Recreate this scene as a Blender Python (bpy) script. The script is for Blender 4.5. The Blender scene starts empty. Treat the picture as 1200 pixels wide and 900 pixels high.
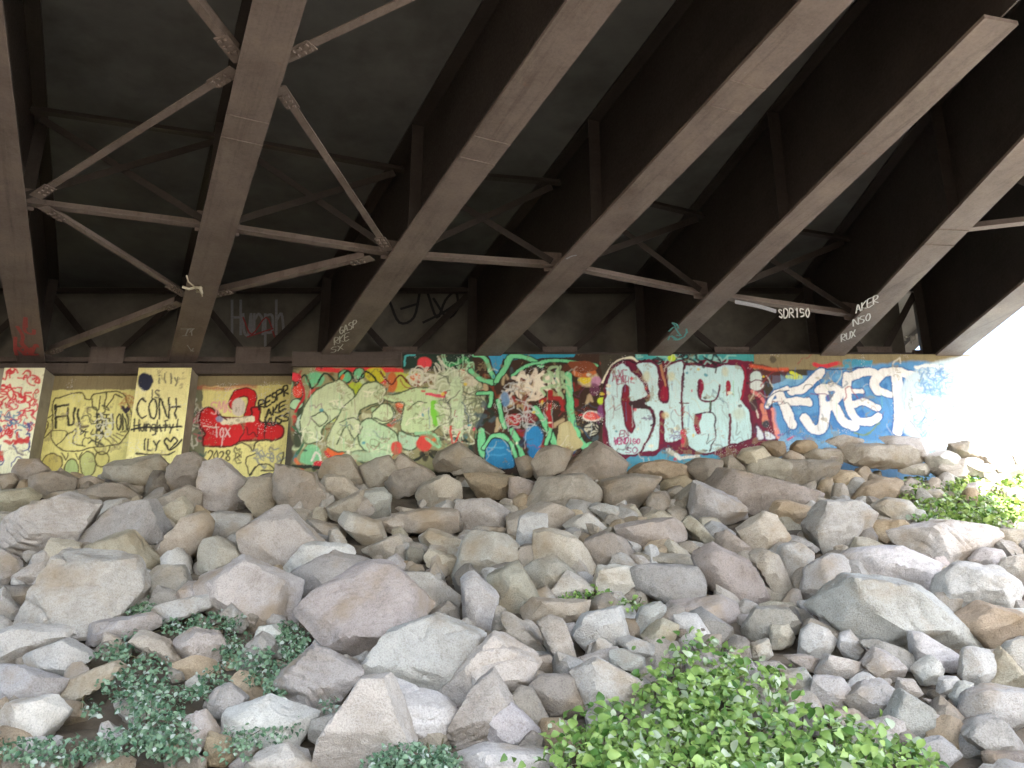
import bpy, math, random
import numpy as np
from mathutils import Vector, Matrix

# ------------------------------------------------------------------ camera, sky, sun, exposure
scene = bpy.context.scene
col = scene.collection
FPX, HORIZON = 1150.0, 880.0                      # focal length and horizon row, photograph pixels (1200 x 900)
PITCH = math.atan((HORIZON - 450.0) / FPX)
EYE = Vector((0.0, 0.0, 1.6))
cam_d = bpy.data.cameras.new('camera')
cam_d.sensor_width = 36.0
cam_d.lens = 36.0 * FPX / 1200.0
cam_d.clip_start, cam_d.clip_end = 0.05, 3000.0
cam = bpy.data.objects.new('camera', cam_d)
cam.location = EYE
cam.rotation_euler = (math.pi / 2 + PITCH, 0, 0)
col.objects.link(cam)
scene.camera = cam

SUN_EL, SUN_AZ = math.radians(50), math.radians(152)   # azimuth clockwise from +Y: from the right, behind the camera
world = bpy.data.worlds.new('World')
scene.world = world
world.use_nodes = True
wn = world.node_tree
sky = wn.nodes.new('ShaderNodeTexSky')
sky.sky_type = 'NISHITA'
sky.sun_disc = False
sky.sun_elevation, sky.sun_rotation = SUN_EL, SUN_AZ
sky.air_density, sky.dust_density = 1.0, 2.4
bg = wn.nodes['Background']
bg.inputs[1].default_value = 0.14
wn.links.new(sky.outputs[0], bg.inputs[0])
sun_d = bpy.data.lights.new('sun', 'SUN')
sun_d.energy, sun_d.angle, sun_d.color = 3.6, math.radians(0.5), (1.0, 0.95, 0.87)
sun = bpy.data.objects.new('sun', sun_d)
sdir = Vector((math.sin(SUN_AZ) * math.cos(SUN_EL), math.cos(SUN_AZ) * math.cos(SUN_EL), math.sin(SUN_EL)))
sun.rotation_euler = sdir.to_track_quat('Z', 'Y').to_euler()
sun.location = (14, -10, 20)
col.objects.link(sun)
vs = scene.view_settings
vs.view_transform, vs.look, vs.gamma, vs.use_curve_mapping = 'Standard', 'None', 1.0, False
vs.exposure = 3.05
scene.render.engine = 'CYCLES'
scene.cycles.use_denoising = True
scene.cycles.max_bounces = 6
scene.cycles.diffuse_bounces = 4
scene.cycles.use_adaptive_sampling = True
scene.cycles.adaptive_threshold = 0.03
scene.cycles.sample_clamp_indirect = 8.0

rng = random.Random(7)
nrng = np.random.default_rng(11)

# ------------------------------------------------------------------ sight lines: from a photograph pixel to a place in the scene
CP, SP = math.cos(PITCH), math.sin(PITCH)
def ray(px, py):
    u, v = (px - 600.0) / FPX, (450.0 - py) / FPX
    return Vector((u, CP - v * SP, SP + v * CP))
def at_z(px, py, z):
    d = ray(px, py); return EYE + d * ((z - EYE.z) / d.z)
def at_y(px, py, y):
    d = ray(px, py); return EYE + d * (y / d.y)
RIGHT, UPV, FWD = Vector((1, 0, 0)), Vector((0, -SP, CP)), Vector((0, CP, SP))

WALL_Y = 16.2
TAN_S = math.tan(math.radians(29.5))
BASE_Z = at_y(600, 545, WALL_Y).z - 0.25          # ground where the slope meets the wall
TOE_Y = WALL_Y - BASE_Z / TAN_S                   # foot of the slope, z = 0
def ground_z(y):
    return 0.0 if y < TOE_Y else (BASE_Z + (y - WALL_Y) * TAN_S if y < WALL_Y else BASE_Z)
def at_slope(px, py, lift=0.0):
    d = ray(px, py)
    k = (BASE_Z + lift - WALL_Y * TAN_S - EYE.z) / (d.z - TAN_S * d.y)
    return EYE + d * k
FLANGE_Z = at_y(600, 417, WALL_Y).z               # underside of the girders
TOP_Z = at_y(600, 414, WALL_Y).z - 0.02           # top of the mural wall
GIRDER_H = 1.85
DECK_Z = FLANGE_Z + GIRDER_H

# ------------------------------------------------------------------ helpers
def tag(o, label=None, cat=None, group=None, kind=None):
    if label: o['label'] = label
    if cat: o['category'] = cat
    if group: o['group'] = group
    if kind: o['kind'] = kind
    return o
def empty(name, loc):
    o = bpy.data.objects.new(name, None)
    o.location = loc; o.empty_display_size = 0.1
    col.objects.link(o)
    return o
def origin_of(parent):
    v = Vector((0, 0, 0))
    while parent is not None:
        v += parent.location; parent = parent.parent
    return v
def mesh_obj(name, verts, faces, mat, parent=None, loc=None, smooth=False):
    me = bpy.data.meshes.new(name)
    base = Vector(loc) if loc is not None else origin_of(parent)
    v = np.asarray([tuple(p) for p in verts], dtype=float) - np.array(base)
    me.from_pydata(v.tolist(), [], faces)
    me.materials.append(mat)
    if smooth:
        me.polygons.foreach_set('use_smooth', [True] * len(me.polygons))
    o = bpy.data.objects.new(name, me)
    col.objects.link(o)
    if parent is not None:
        o.parent = parent
        if loc is not None: o.location = base - origin_of(parent)
    elif loc is not None:
        o.location = loc
    return o
class MB:
    def __init__(s): s.v, s.f = [], []
    def add(s, verts, faces):
        n = len(s.v); s.v += [Vector(p) for p in verts]; s.f += [[i + n for i in f] for f in faces]; return s
    def box(s, lo, hi):
        (x0, y0, z0), (x1, y1, z1) = lo, hi
        return s.add([(x0,y0,z0),(x1,y0,z0),(x1,y1,z0),(x0,y1,z0),(x0,y0,z1),(x1,y0,z1),(x1,y1,z1),(x0,y1,z1)],
                     [(0,3,2,1),(4,5,6,7),(0,1,5,4),(1,2,6,5),(2,3,7,6),(3,0,4,7)])
    def bar(s, p0, p1, w, h, up=(0,0,1), du=0.0, dv=0.0):
        """square-section bar; w across, h along up; du,dv shift of the section"""
        p0, p1 = Vector(p0), Vector(p1)
        d = (p1 - p0).normalized(); a = d.cross(Vector(up)).normalized(); b = a.cross(d)
        c = []
        for p in (p0, p1):
            for (i, j) in ((-1,-1),(1,-1),(1,1),(-1,1)):
                c.append(p + a * (du + i * w / 2) + b * (dv + j * h / 2))
        return s.add(c, [(3,2,1,0),(4,5,6,7),(0,1,5,4),(1,2,6,5),(2,3,7,6),(3,0,4,7)])
    def angle(s, p0, p1, leg=0.11, t=0.016, up=(0,0,1)):
        s.bar(p0, p1, leg, t, up)                                  # flat leg
        s.bar(p0, p1, t, leg, up, du=-leg / 2 + t / 2, dv=leg / 2 + t / 2 - 0.001)
        return s
    def prism(s, poly, axis_pts):
        """poly: 2D section (list of Vector offsets) swept between two points"""
        n = len(poly); p0, p1 = axis_pts
        vs_ = [Vector(p0) + q for q in poly] + [Vector(p1) + q for q in poly]
        fs = [tuple(range(n - 1, -1, -1)), tuple(range(n, 2 * n))] + [(i, (i + 1) % n, n + (i + 1) % n, n + i) for i in range(n)]
        return s.add(vs_, fs)
    def build(s, name, mat, parent=None, loc=None, smooth=False):
        return mesh_obj(name, s.v, s.f, mat, parent, loc, smooth)

# ------------------------------------------------------------------ materials
def new_mat(name):
    m = bpy.data.materials.new(name); m.use_nodes = True
    nt = m.node_tree; return m, nt, nt.nodes['Principled BSDF']
def N(nt, kind, **kw):
    n = nt.nodes.new(kind)
    for k, v in kw.items():
        if hasattr(n, k): setattr(n, k, v)
        else: n.inputs[k].default_value = v
    return n
def ramp(nt, fac, stops):
    r = nt.nodes.new('ShaderNodeValToRGB')
    e = r.color_ramp.elements
    while len(e) < len(stops): e.new(0.5)
    for i, (p, c) in enumerate(stops):
        e[i].position = p; e[i].color = (*c, 1) if len(c) == 3 else c
    nt.links.new(fac, r.inputs[0]); return r.outputs[0]
def mixc(nt, a, b, fac, mode='MIX'):
    m = nt.nodes.new('ShaderNodeMix'); m.data_type = 'RGBA'; m.blend_type = mode
    for sock, v in ((m.inputs[0], fac), (m.inputs[6], a), (m.inputs[7], b)):
        if hasattr(v, 'links'): nt.links.new(v, sock)
        elif isinstance(v, (int, float)): sock.default_value = v
        else: sock.default_value = (*v, 1)
    return m.outputs[2]
def noise(nt, vec, scale, detail=6, rough=0.6):
    n = N(nt, 'ShaderNodeTexNoise'); n.inputs['Scale'].default_value = scale
    n.inputs['Detail'].default_value = detail; n.inputs['Roughness'].default_value = rough
    if vec is not None: nt.links.new(vec, n.inputs['Vector'])
    return n.outputs[0]
def bump(nt, bs, height, strength, dist):
    b = N(nt, 'ShaderNodeBump'); b.inputs['Strength'].default_value = strength; b.inputs['Distance'].default_value = dist
    nt.links.new(height, b.inputs['Height']); nt.links.new(b.outputs[0], bs.inputs['Normal'])

def rock_material(name, use_attr):
    m, nt, bs = new_mat(name)
    tc = N(nt, 'ShaderNodeTexCoord'); oi = N(nt, 'ShaderNodeObjectInfo')
    add = N(nt, 'ShaderNodeVectorMath'); add.operation = 'ADD'
    comb = N(nt, 'ShaderNodeVectorMath'); comb.operation = 'SCALE'; comb.inputs[0].default_value = (37, 61, 17)
    nt.links.new(oi.outputs['Random'], comb.inputs['Scale'])
    nt.links.new(tc.outputs['Object'], add.inputs[0]); nt.links.new(comb.outputs[0], add.inputs[1])
    P = add.outputs[0]
    if use_attr:
        at = N(nt, 'ShaderNodeAttribute'); at.attribute_name = 'tone'; basec = at.outputs['Color']
    else:
        basec = oi.outputs['Color']
    n1 = noise(nt, P, 2.2, 8, 0.62)
    n2 = noise(nt, P, 11.0, 8, 0.68)
    n3 = noise(nt, P, 70.0, 4, 0.7)
    c = mixc(nt, basec, ramp(nt, n1, [(0.30, (0.76, 0.73, 0.69)), (0.52, (1, 1, 1)), (0.70, (1.08, 1.07, 1.06))]), 1.0, 'MULTIPLY')
    c = mixc(nt, c, ramp(nt, n2, [(0.28, (0.72, 0.70, 0.68)), (0.46, (1, 1, 1)), (0.72, (1.10, 1.09, 1.08))]), 0.8, 'MULTIPLY')
    c = mixc(nt, c, ramp(nt, n3, [(0.25, (0.55, 0.54, 0.52)), (0.50, (1, 1, 1)), (0.75, (1.18, 1.18, 1.18))]), 0.9, 'MULTIPLY')
    # ochre stain in patches
    st = noise(nt, P, 1.6, 4, 0.55)
    c = mixc(nt, c, (0.30, 0.215, 0.12), ramp(nt, st, [(0.53, (0, 0, 0)), (0.70, (0.6, 0.6, 0.6))]))
    # bedding planes
    mp = N(nt, 'ShaderNodeMapping'); mp.inputs['Rotation'].default_value = (0.5, 0.25, 0.4)
    nt.links.new(P, mp.inputs['Vector'])
    wv = N(nt, 'ShaderNodeTexWave'); wv.bands_direction = 'Z'
    for k, v in (('Scale', 5.0), ('Distortion', 7.0), ('Detail', 5.0), ('Detail Scale', 1.6), ('Detail Roughness', 0.65)):
        wv.inputs[k].default_value = v
    nt.links.new(mp.outputs[0], wv.inputs['Vector'])
    wmask = mixc(nt, (0, 0, 0), wv.outputs['Color'], ramp(nt, oi.outputs['Random'], [(0.25, (0.1, 0.1, 0.1)), (0.8, (1, 1, 1))]))
    c = mixc(nt, c, ramp(nt, wmask, [(0.0, (1, 1, 1)), (0.85, (0.95, 0.94, 0.93)), (1.0, (0.80, 0.78, 0.76))]), 0.3, 'MULTIPLY')
    # thin pale scuffs
    sc_ = noise(nt, P, 6.0, 10, 0.8)
    c = mixc(nt, c, (0.62, 0.60, 0.57), ramp(nt, sc_, [(0.62, (0, 0, 0)), (0.70, (0.45, 0.45, 0.45))]))
    nt.links.new(c, bs.inputs['Base Color'])
    bs.inputs['Roughness'].default_value = 0.92
    bs.inputs['Specular IOR Level'].default_value = 0.25
    h = mixc(nt, n2, n3, 0.35)
    vo = N(nt, 'ShaderNodeTexVoronoi'); vo.feature = 'DISTANCE_TO_EDGE'; vo.inputs['Scale'].default_value = 2.6
    dv = N(nt, 'ShaderNodeVectorMath'); dv.operation = 'MULTIPLY_ADD'; dv.inputs[1].default_value = (0.35, 0.35, 0.35)
    wn_ = N(nt, 'ShaderNodeTexNoise'); wn_.inputs['Scale'].default_value = 3.0; wn_.inputs['Detail'].default_value = 6
    nt.links.new(P, wn_.inputs['Vector']); nt.links.new(wn_.outputs['Color'], dv.inputs[0]); nt.links.new(P, dv.inputs[2])
    nt.links.new(dv.outputs[0], vo.inputs['Vector'])
    crack = ramp(nt, vo.outputs['Distance'], [(0.0, (0, 0, 0)), (0.03, (1, 1, 1))])
    h = mixc(nt, h, wmask, 0.07)
    cm = noise(nt, P, 1.4, 3, 0.5)
    crack = mixc(nt, (1, 1, 1), crack, ramp(nt, cm, [(0.52, (0, 0, 0)), (0.60, (1, 1, 1))]))
    h = mixc(nt, h, crack, 0.07)
    bump(nt, bs, h, 0.95, 0.06)
    return m
ROCK = rock_material('rock_stone', False)
RUBBLE = rock_material('rubble_stone', True)

def simple(name, c1, c2, scale, rough=0.85, bstr=0.3, bdist=0.01, spec=0.3, detail=8, c3=None, s3=None, metallic=0.0):
    m, nt, bs = new_mat(name)
    tc = N(nt, 'ShaderNodeTexCoord')
    geo = N(nt, 'ShaderNodeNewGeometry')
    n = noise(nt, geo.outputs['Position'], scale, detail, 0.65)
    c = ramp(nt, n, [(0.3, c1), (0.7, c2)])
    if c3:
        n2 = noise(nt, geo.outputs['Position'], s3, 6, 0.6)
        c = mixc(nt, c, c3, ramp(nt, n2, [(0.5, (0, 0, 0)), (0.68, (0.8, 0.8, 0.8))]))
    nt.links.new(c, bs.inputs['Base Color'])
    bs.inputs['Roughness'].default_value = rough
    bs.inputs['Specular IOR Level'].default_value = spec
    bs.inputs['Metallic'].default_value = metallic
    fine = noise(nt, geo.outputs['Position'], scale * 9, 6, 0.7)
    bump(nt, bs, mixc(nt, n, fine, 0.5), bstr, bdist)
    return m
SOIL = simple('soil', (0.075, 0.058, 0.042), (0.17, 0.14, 0.105), 3.0, 0.95, 0.8, 0.03)
CONCRETE = simple('bare_concrete', (0.20, 0.18, 0.14), (0.33, 0.30, 0.24), 1.3, 0.9, 0.3, 0.006, c3=(0.13, 0.115, 0.09), s3=0.9)
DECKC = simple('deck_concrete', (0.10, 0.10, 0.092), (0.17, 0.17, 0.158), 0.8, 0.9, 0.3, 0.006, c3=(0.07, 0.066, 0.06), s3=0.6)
DARKC = simple('dark_concrete', (0.10, 0.095, 0.08), (0.21, 0.195, 0.16), 1.1, 0.9, 0.3, 0.006, c3=(0.06, 0.056, 0.05), s3=0.8)  # darker mix than the bare concrete, for the back wall

def steel_material(name, k, rough):
    m, nt, bs = new_mat(name)
    geo = N(nt, 'ShaderNodeNewGeometry'); P = geo.outputs['Position']
    n1 = noise(nt, P, 1.1, 8, 0.65)
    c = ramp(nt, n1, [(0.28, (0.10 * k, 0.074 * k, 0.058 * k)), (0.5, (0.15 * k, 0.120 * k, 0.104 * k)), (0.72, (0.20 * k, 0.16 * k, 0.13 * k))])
    st = N(nt, 'ShaderNodeMapping'); st.inputs['Scale'].default_value = (1.0, 0.35, 14.0)
    nt.links.new(P, st.inputs['Vector'])
    n2 = noise(nt, st.outputs[0], 1.6, 8, 0.7)
    c = mixc(nt, c, (0.24 * k, 0.205 * k, 0.17 * k), ramp(nt, n2, [(0.55, (0, 0, 0)), (0.75, (0.7, 0.7, 0.7))]))
    n3 = noise(nt, P, 26, 6, 0.75)
    c = mixc(nt, c, ramp(nt, n3, [(0.28, (0.72, 0.70, 0.68)), (0.5, (1, 1, 1)), (0.75, (1.15, 1.13, 1.1))]), 0.6, 'MULTIPLY')
    n4 = noise(nt, P, 3.3, 9, 0.75)
    c = mixc(nt, c, (0.20 * k, 0.09 * k, 0.045 * k), ramp(nt, n4, [(0.62, (0, 0, 0)), (0.74, (0.5, 0.5, 0.5))]))
    gm = N(nt, 'ShaderNodeCombineXYZ')
    for s_, vec in ((0, (4.6, 1.95, 0.0)), (1, (-0.09, 0.20, 0.0)), (2, (0.0, 0.0, 1.0))):
        dp = N(nt, 'ShaderNodeVectorMath'); dp.operation = 'DOT_PRODUCT'; dp.inputs[1].default_value = vec
        nt.links.new(P, dp.inputs[0]); nt.links.new(dp.outputs['Value'], gm.inputs[s_])
    n5 = noise(nt, gm.outputs[0], 2.0, 8, 0.7)
    c = mixc(nt, c, ramp(nt, n5, [(0.30, (0.60, 0.57, 0.55)), (0.48, (1, 1, 1)), (0.62, (1, 1, 1)), (0.78, (1.45, 1.42, 1.38))]), 0.8, 'MULTIPLY')
    n6 = noise(nt, P, 7.5, 5, 0.75)
    c = mixc(nt, c, (0.42 * k, 0.40 * k, 0.36 * k), ramp(nt, n6, [(0.69, (0, 0, 0)), (0.74, (0.7, 0.7, 0.7))]))
    nt.links.new(c, bs.inputs['Base Color'])
    nt.links.new(ramp(nt, n3, [(0.3, (rough + 0.12,) * 3), (0.7, (rough - 0.1,) * 3)]), bs.inputs['Roughness'])
    bs.inputs['Specular IOR Level'].default_value = 0.4
    bump(nt, bs, mixc(nt, n3, n2, 0.3), 0.25, 0.006)
    return m
STEEL = steel_material('weathered_steel', 1.0, 0.66)
SEAT_STEEL = steel_material('shaded_seat_steel', 0.5, 0.6)  # darker copy of the weathered steel; shade at the seat is in the colour
WEB_STEEL = steel_material('shaded_web_steel', 0.28, 0.46)   # webs and upper bracing: shade under the deck is put into this darker steel

def paint_material():
    m, nt, bs = new_mat('sprayed_wall_paint')
    at = N(nt, 'ShaderNodeAttribute'); at.attribute_name = 'paint'
    geo = N(nt, 'ShaderNodeNewGeometry'); P = geo.outputs['Position']
    n1 = noise(nt, P, 2.5, 8, 0.65); n2 = noise(nt, P, 40, 5, 0.7)
    c = mixc(nt, at.outputs['Color'], ramp(nt, n1, [(0.3, (0.88, 0.86, 0.83)), (0.55, (1, 1, 1))]), 0.9, 'MULTIPLY')
    c = mixc(nt, c, ramp(nt, n2, [(0.25, (0.80, 0.80, 0.78)), (0.5, (1, 1, 1)), (0.8, (1.06, 1.06, 1.06))]), 0.8, 'MULTIPLY')
    nt.links.new(c, bs.inputs['Base Color'])
    bs.inputs['Roughness'].default_value = 0.6
    bs.inputs['Specular IOR Level'].default_value = 0.3
    bump(nt, bs, mixc(nt, n2, n1, 0.6), 0.6, 0.012)
    return m
PAINT = paint_material()
def flat_paint(name, rgb):
    m, nt, bs = new_mat(name)
    geo = N(nt, 'ShaderNodeNewGeometry')
    n = noise(nt, geo.outputs['Position'], 30, 5, 0.7)
    c = mixc(nt, rgb, ramp(nt, n, [(0.3, (0.7, 0.7, 0.7)), (0.6, (1, 1, 1))]), 1.0, 'MULTIPLY')
    nt.links.new(c, bs.inputs['Base Color']); bs.inputs['Roughness'].default_value = 0.65
    return m
WHITE_P = flat_paint('white_tag_paint', (0.62, 0.62, 0.58))
BLACK_P = flat_paint('black_tag_paint', (0.02, 0.02, 0.022))
GREY_P = flat_paint('grey_tag_paint', (0.30, 0.31, 0.33))
RED_P = flat_paint('red_tag_paint', (0.35, 0.05, 0.05))
TEAL_P = flat_paint('teal_tag_paint', (0.10, 0.36, 0.34))

def leaf_material(name, dark, light):
    m, nt, bs = new_mat(name)
    at = N(nt, 'ShaderNodeAttribute'); at.attribute_name = 'leafshade'
    oi = N(nt, 'ShaderNodeObjectInfo')
    ad = N(nt, 'ShaderNodeMath'); ad.operation = 'ADD'; ad.inputs[1].default_value = 0
    nt.links.new(at.outputs['Fac'], ad.inputs[0])
    pale = tuple(0.45 * q + 0.30 for q in light)  # palest leaves carry a gloss highlight in their colour
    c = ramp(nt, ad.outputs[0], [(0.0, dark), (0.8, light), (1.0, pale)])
    nt.links.new(c, bs.inputs['Base Color'])
    bs.inputs['Roughness'].default_value = 0.45
    bs.inputs['Specular IOR Level'].default_value = 0.45
    tr = N(nt, 'ShaderNodeBsdfTranslucent'); nt.links.new(c, tr.inputs['Color'])
    mx = N(nt, 'ShaderNodeMixShader'); mx.inputs[0].default_value = 0.3
    out = nt.nodes['Material Output']
    nt.links.new(bs.outputs[0], mx.inputs[1]); nt.links.new(tr.outputs[0], mx.inputs[2]); nt.links.new(mx.outputs[0], out.inputs[0])
    return m
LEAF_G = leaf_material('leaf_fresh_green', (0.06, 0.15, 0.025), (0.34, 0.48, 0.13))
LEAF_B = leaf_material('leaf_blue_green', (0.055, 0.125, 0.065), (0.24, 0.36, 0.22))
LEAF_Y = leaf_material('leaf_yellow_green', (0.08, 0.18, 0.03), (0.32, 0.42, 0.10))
STEM = simple('stem_bark', (0.10, 0.075, 0.04), (0.16, 0.15, 0.07), 20, 0.8)
ROPE = simple('rope_fibre', (0.50, 0.46, 0.36), (0.66, 0.62, 0.50), 60, 0.9)

# ------------------------------------------------------------------ ground: one sheet, flat at the foot, rising to the wall
def build_ground():
    xs = [-400, -120, -50] + list(np.linspace(-22, 22, 89)) + [50, 120, 400]
    ys = [-400, -120, -40, -12, 0, TOE_Y - 1] + list(np.linspace(TOE_Y, WALL_Y - 0.05, 40)) + [WALL_Y + 0.2, WALL_Y + 8, 60, 200, 600]
    v, f = [], []
    for j, y in enumerate(ys):
        for i, x in enumerate(xs):
            z = ground_z(y)
            if TOE_Y <= y < WALL_Y - 0.2 and abs(x) < 21: z += rng.uniform(-0.06, 0.06)
            v.append((x, y, z))
    nx = len(xs)
    for j in range(len(ys) - 1):
        for i in range(nx - 1):
            a = j * nx + i; f.append((a, a + 1, a + nx + 1, a + nx))
    o = mesh_obj('ground', v, f, SOIL, loc=(0, 0, 0))
    tag(o, 'brown soil slope under the rocks rising to the wall', 'ground', kind='structure')
build_ground()
BOUNCE_PALE = simple('pale_bounce', (0.30, 0.28, 0.25), (0.46, 0.44, 0.40), 6.0, 0.95, 0.7, 0.02)  # sheet added out of view, pale to bounce sun in under the deck
def build_bounce_sheet():
    ys = [-60, -20, 0, TOE_Y] + list(np.linspace(TOE_Y + 0.3, WALL_Y - 0.06, 24)); v = []; f = []
    for y in ys: v += [(11.5, y, ground_z(y) + 0.07), (70, y, ground_z(y) + 0.07)]
    for i in range(len(ys) - 1): f.append((2*i, 2*i + 1, 2*i + 3, 2*i + 2))
    tag(mesh_obj('bounce_sheet', v, f, BOUNCE_PALE, loc=(0, 0, 0)), 'pale unseen sheet added beside the bridge to bounce light in under it', 'bounce sheet', kind='structure')
build_bounce_sheet()

# ------------------------------------------------------------------ bridge girders (traced centre lines of the bottom flanges)
GL = {  # name: (far pixel, near pixel, flange width)
    'A': ((35, 417), (-30, 0), 0.47), 'B': ((215, 420), (328, 0), 0.47), 'C': ((392, 417), (697, 0), 0.46),
    'D': ((571, 417), (971, 0), 0.45), 'E': ((790, 400), (1174, 25), 0.38), 'F': ((985, 407), (1175, 210), 0.43),
    'G': ((1141, 393), (1222, 327), 0.45)}
BACK_Y = WALL_Y + 1.0                              # face of the back wall behind the bearing seat
class Line: pass
GIR = {}
for k, (pf, pn, w) in GL.items():
    a, b = at_z(*pf, FLANGE_Z), at_z(*pn, FLANGE_Z)
    L = Line(); L.w = w; L.slope = (a.x - b.x) / (a.y - b.y); L.a = a; L.b = b
    GIR[k] = L
# one more girder beyond the picture on the left, parallel to A
Z0 = Line(); Z0.w = 0.47; Z0.slope = GIR['A'].slope; Z0.a = GIR['A'].a - Vector((2.5, 0, 0)); GIR['Z'] = Z0
def gx(k, y): L = GIR[k]; return L.a.x + (y - L.a.y) * L.slope
E_END = GIR['E'].b.y
near_y = {'Z': 1.0, 'A': 1.0, 'B': 1.0, 'C': 1.0, 'D': 1.6, 'E': E_END, 'F': -2.0, 'G': -5.0}
glabels = {
    'Z': 'dark steel girder beyond the first one at the edge of the underside',
    'A': 'rusty steel girder above the red scribbled pier, cut by the photo edge',
    'B': 'brown steel girder with a pale rope knot round its flange',
    'C': 'brown steel girder ending above the pale green graffiti letters',
    'D': 'long grey brown steel girder ending above the mint green arrow graffiti',
    'E': 'steel girder ending above the CHER letters, its flange cut off square near top corner',
    'F': 'bluish lit steel girder ending above the FRET letters with white tags',
    'G': 'outermost steel girder at the bright open edge of the bridge'}
FT = 0.045
for k in 'ZABCDEFG':
    L = GIR[k]; y0, y1 = near_y[k], BACK_Y - 0.03
    p0, p1 = Vector((gx(k, y0), y0, FLANGE_Z)), Vector((gx(k, y1), y1, FLANGE_Z))
    g = empty('steel_girder', p1)
    tag(g, glabels[k], 'girder', 'steel girders under the bridge deck')
    MB().bar(p0 + Vector((0,0,FT/2)), p1 + Vector((0,0,FT/2)), L.w, FT).build('bottom_flange', STEEL, g)
    ext = Vector((0, 0, 0))
    q0 = p0.copy()
    if k == 'E':                                   # the web runs on past the end of its flange
        q0 = Vector((gx('E', y0 - 0.9), y0 - 0.9, FLANGE_Z))
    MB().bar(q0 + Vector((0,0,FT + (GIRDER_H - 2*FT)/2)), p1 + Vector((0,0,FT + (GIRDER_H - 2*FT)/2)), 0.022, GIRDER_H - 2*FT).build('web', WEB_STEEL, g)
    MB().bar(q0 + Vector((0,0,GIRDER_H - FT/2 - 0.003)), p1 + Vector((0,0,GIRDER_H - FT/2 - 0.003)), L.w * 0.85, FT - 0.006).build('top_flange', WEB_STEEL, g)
    d = (p1 - p0).normalized(); a = d.cross(Vector((0,0,1)))
    n = int((p1 - p0).length / 5.3)
    for i in range(n + 1):
        c = p1 - d * (0.45 + i * 5.3)
        if (c - p0).dot(d) < 0.2: break
        for s in ((1, -1) if i == 0 else ((1,) if k in 'ZA' else (-1,))):
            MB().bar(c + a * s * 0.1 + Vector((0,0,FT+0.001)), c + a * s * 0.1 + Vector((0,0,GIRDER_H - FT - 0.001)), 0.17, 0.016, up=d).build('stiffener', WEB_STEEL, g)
    if k in 'BCDF':
        sp = at_z(*{'B': (291, 140), 'C': (560, 165), 'D': (872, 100), 'F': (1120, 270)}[k], FLANGE_Z).y
        for off_ in (0.0, 0.42):
            cw = Vector((gx(k, sp + off_), sp + off_, FLANGE_Z - 0.004))
            MB().bar(cw - a*L.w*0.495, cw + a*L.w*0.495, 0.035, 0.012).build('weld_seam', STEEL, g)
    # bearing block under the flange end
    mb = MB(); bx_, by_ = gx(k, WALL_Y + 0.55), WALL_Y + 0.55
    mb.box((bx_ - 0.22, by_ - 0.2, TOP_Z + 0.004), (bx_ + 0.22, by_ + 0.2, FLANGE_Z - 0.004)) if FLANGE_Z - TOP_Z > 0.02 else None
    if mb.v: mb.build('bearing_plate', STEEL, g)
    L.obj = g

# short cross beam that girder E frames into, above the near end of its flange
ce = empty('cross_beam', (gx('E', E_END) , E_END - 1.0, FLANGE_Z + 0.35))
tag(ce, 'short cross beam joining girders where one flange stops at top corner', 'beam')
yb = E_END - 0.95
MB().bar((gx('D', yb) + 0.2, yb, FLANGE_Z + 0.37), (gx('F', yb) - 0.2, yb, FLANGE_Z + 0.37), 0.3, 0.035).build('bottom_flange', CONCRETE, ce)
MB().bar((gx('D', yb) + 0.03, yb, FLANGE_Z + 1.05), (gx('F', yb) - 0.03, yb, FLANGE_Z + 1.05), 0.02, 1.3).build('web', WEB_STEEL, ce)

# ------------------------------------------------------------------ deck
DX0, DX1, DY0 = -17.0, gx('G', 8) + 0.8, -5.4
dk = empty('bridge_deck', (0, 4, DECK_Z))
tag(dk, 'dark grey concrete underside of the bridge deck above the girders', 'bridge deck')
mb = MB()
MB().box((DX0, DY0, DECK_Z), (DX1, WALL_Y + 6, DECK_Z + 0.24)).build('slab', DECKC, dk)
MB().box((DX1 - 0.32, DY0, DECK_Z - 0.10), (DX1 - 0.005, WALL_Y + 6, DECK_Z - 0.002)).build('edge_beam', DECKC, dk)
MB().box((DX1 - 0.35, DY0, DECK_Z + 0.242), (DX1 - 0.02, WALL_Y + 6, DECK_Z + 1.05)).build('parapet', DECKC, dk)

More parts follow.
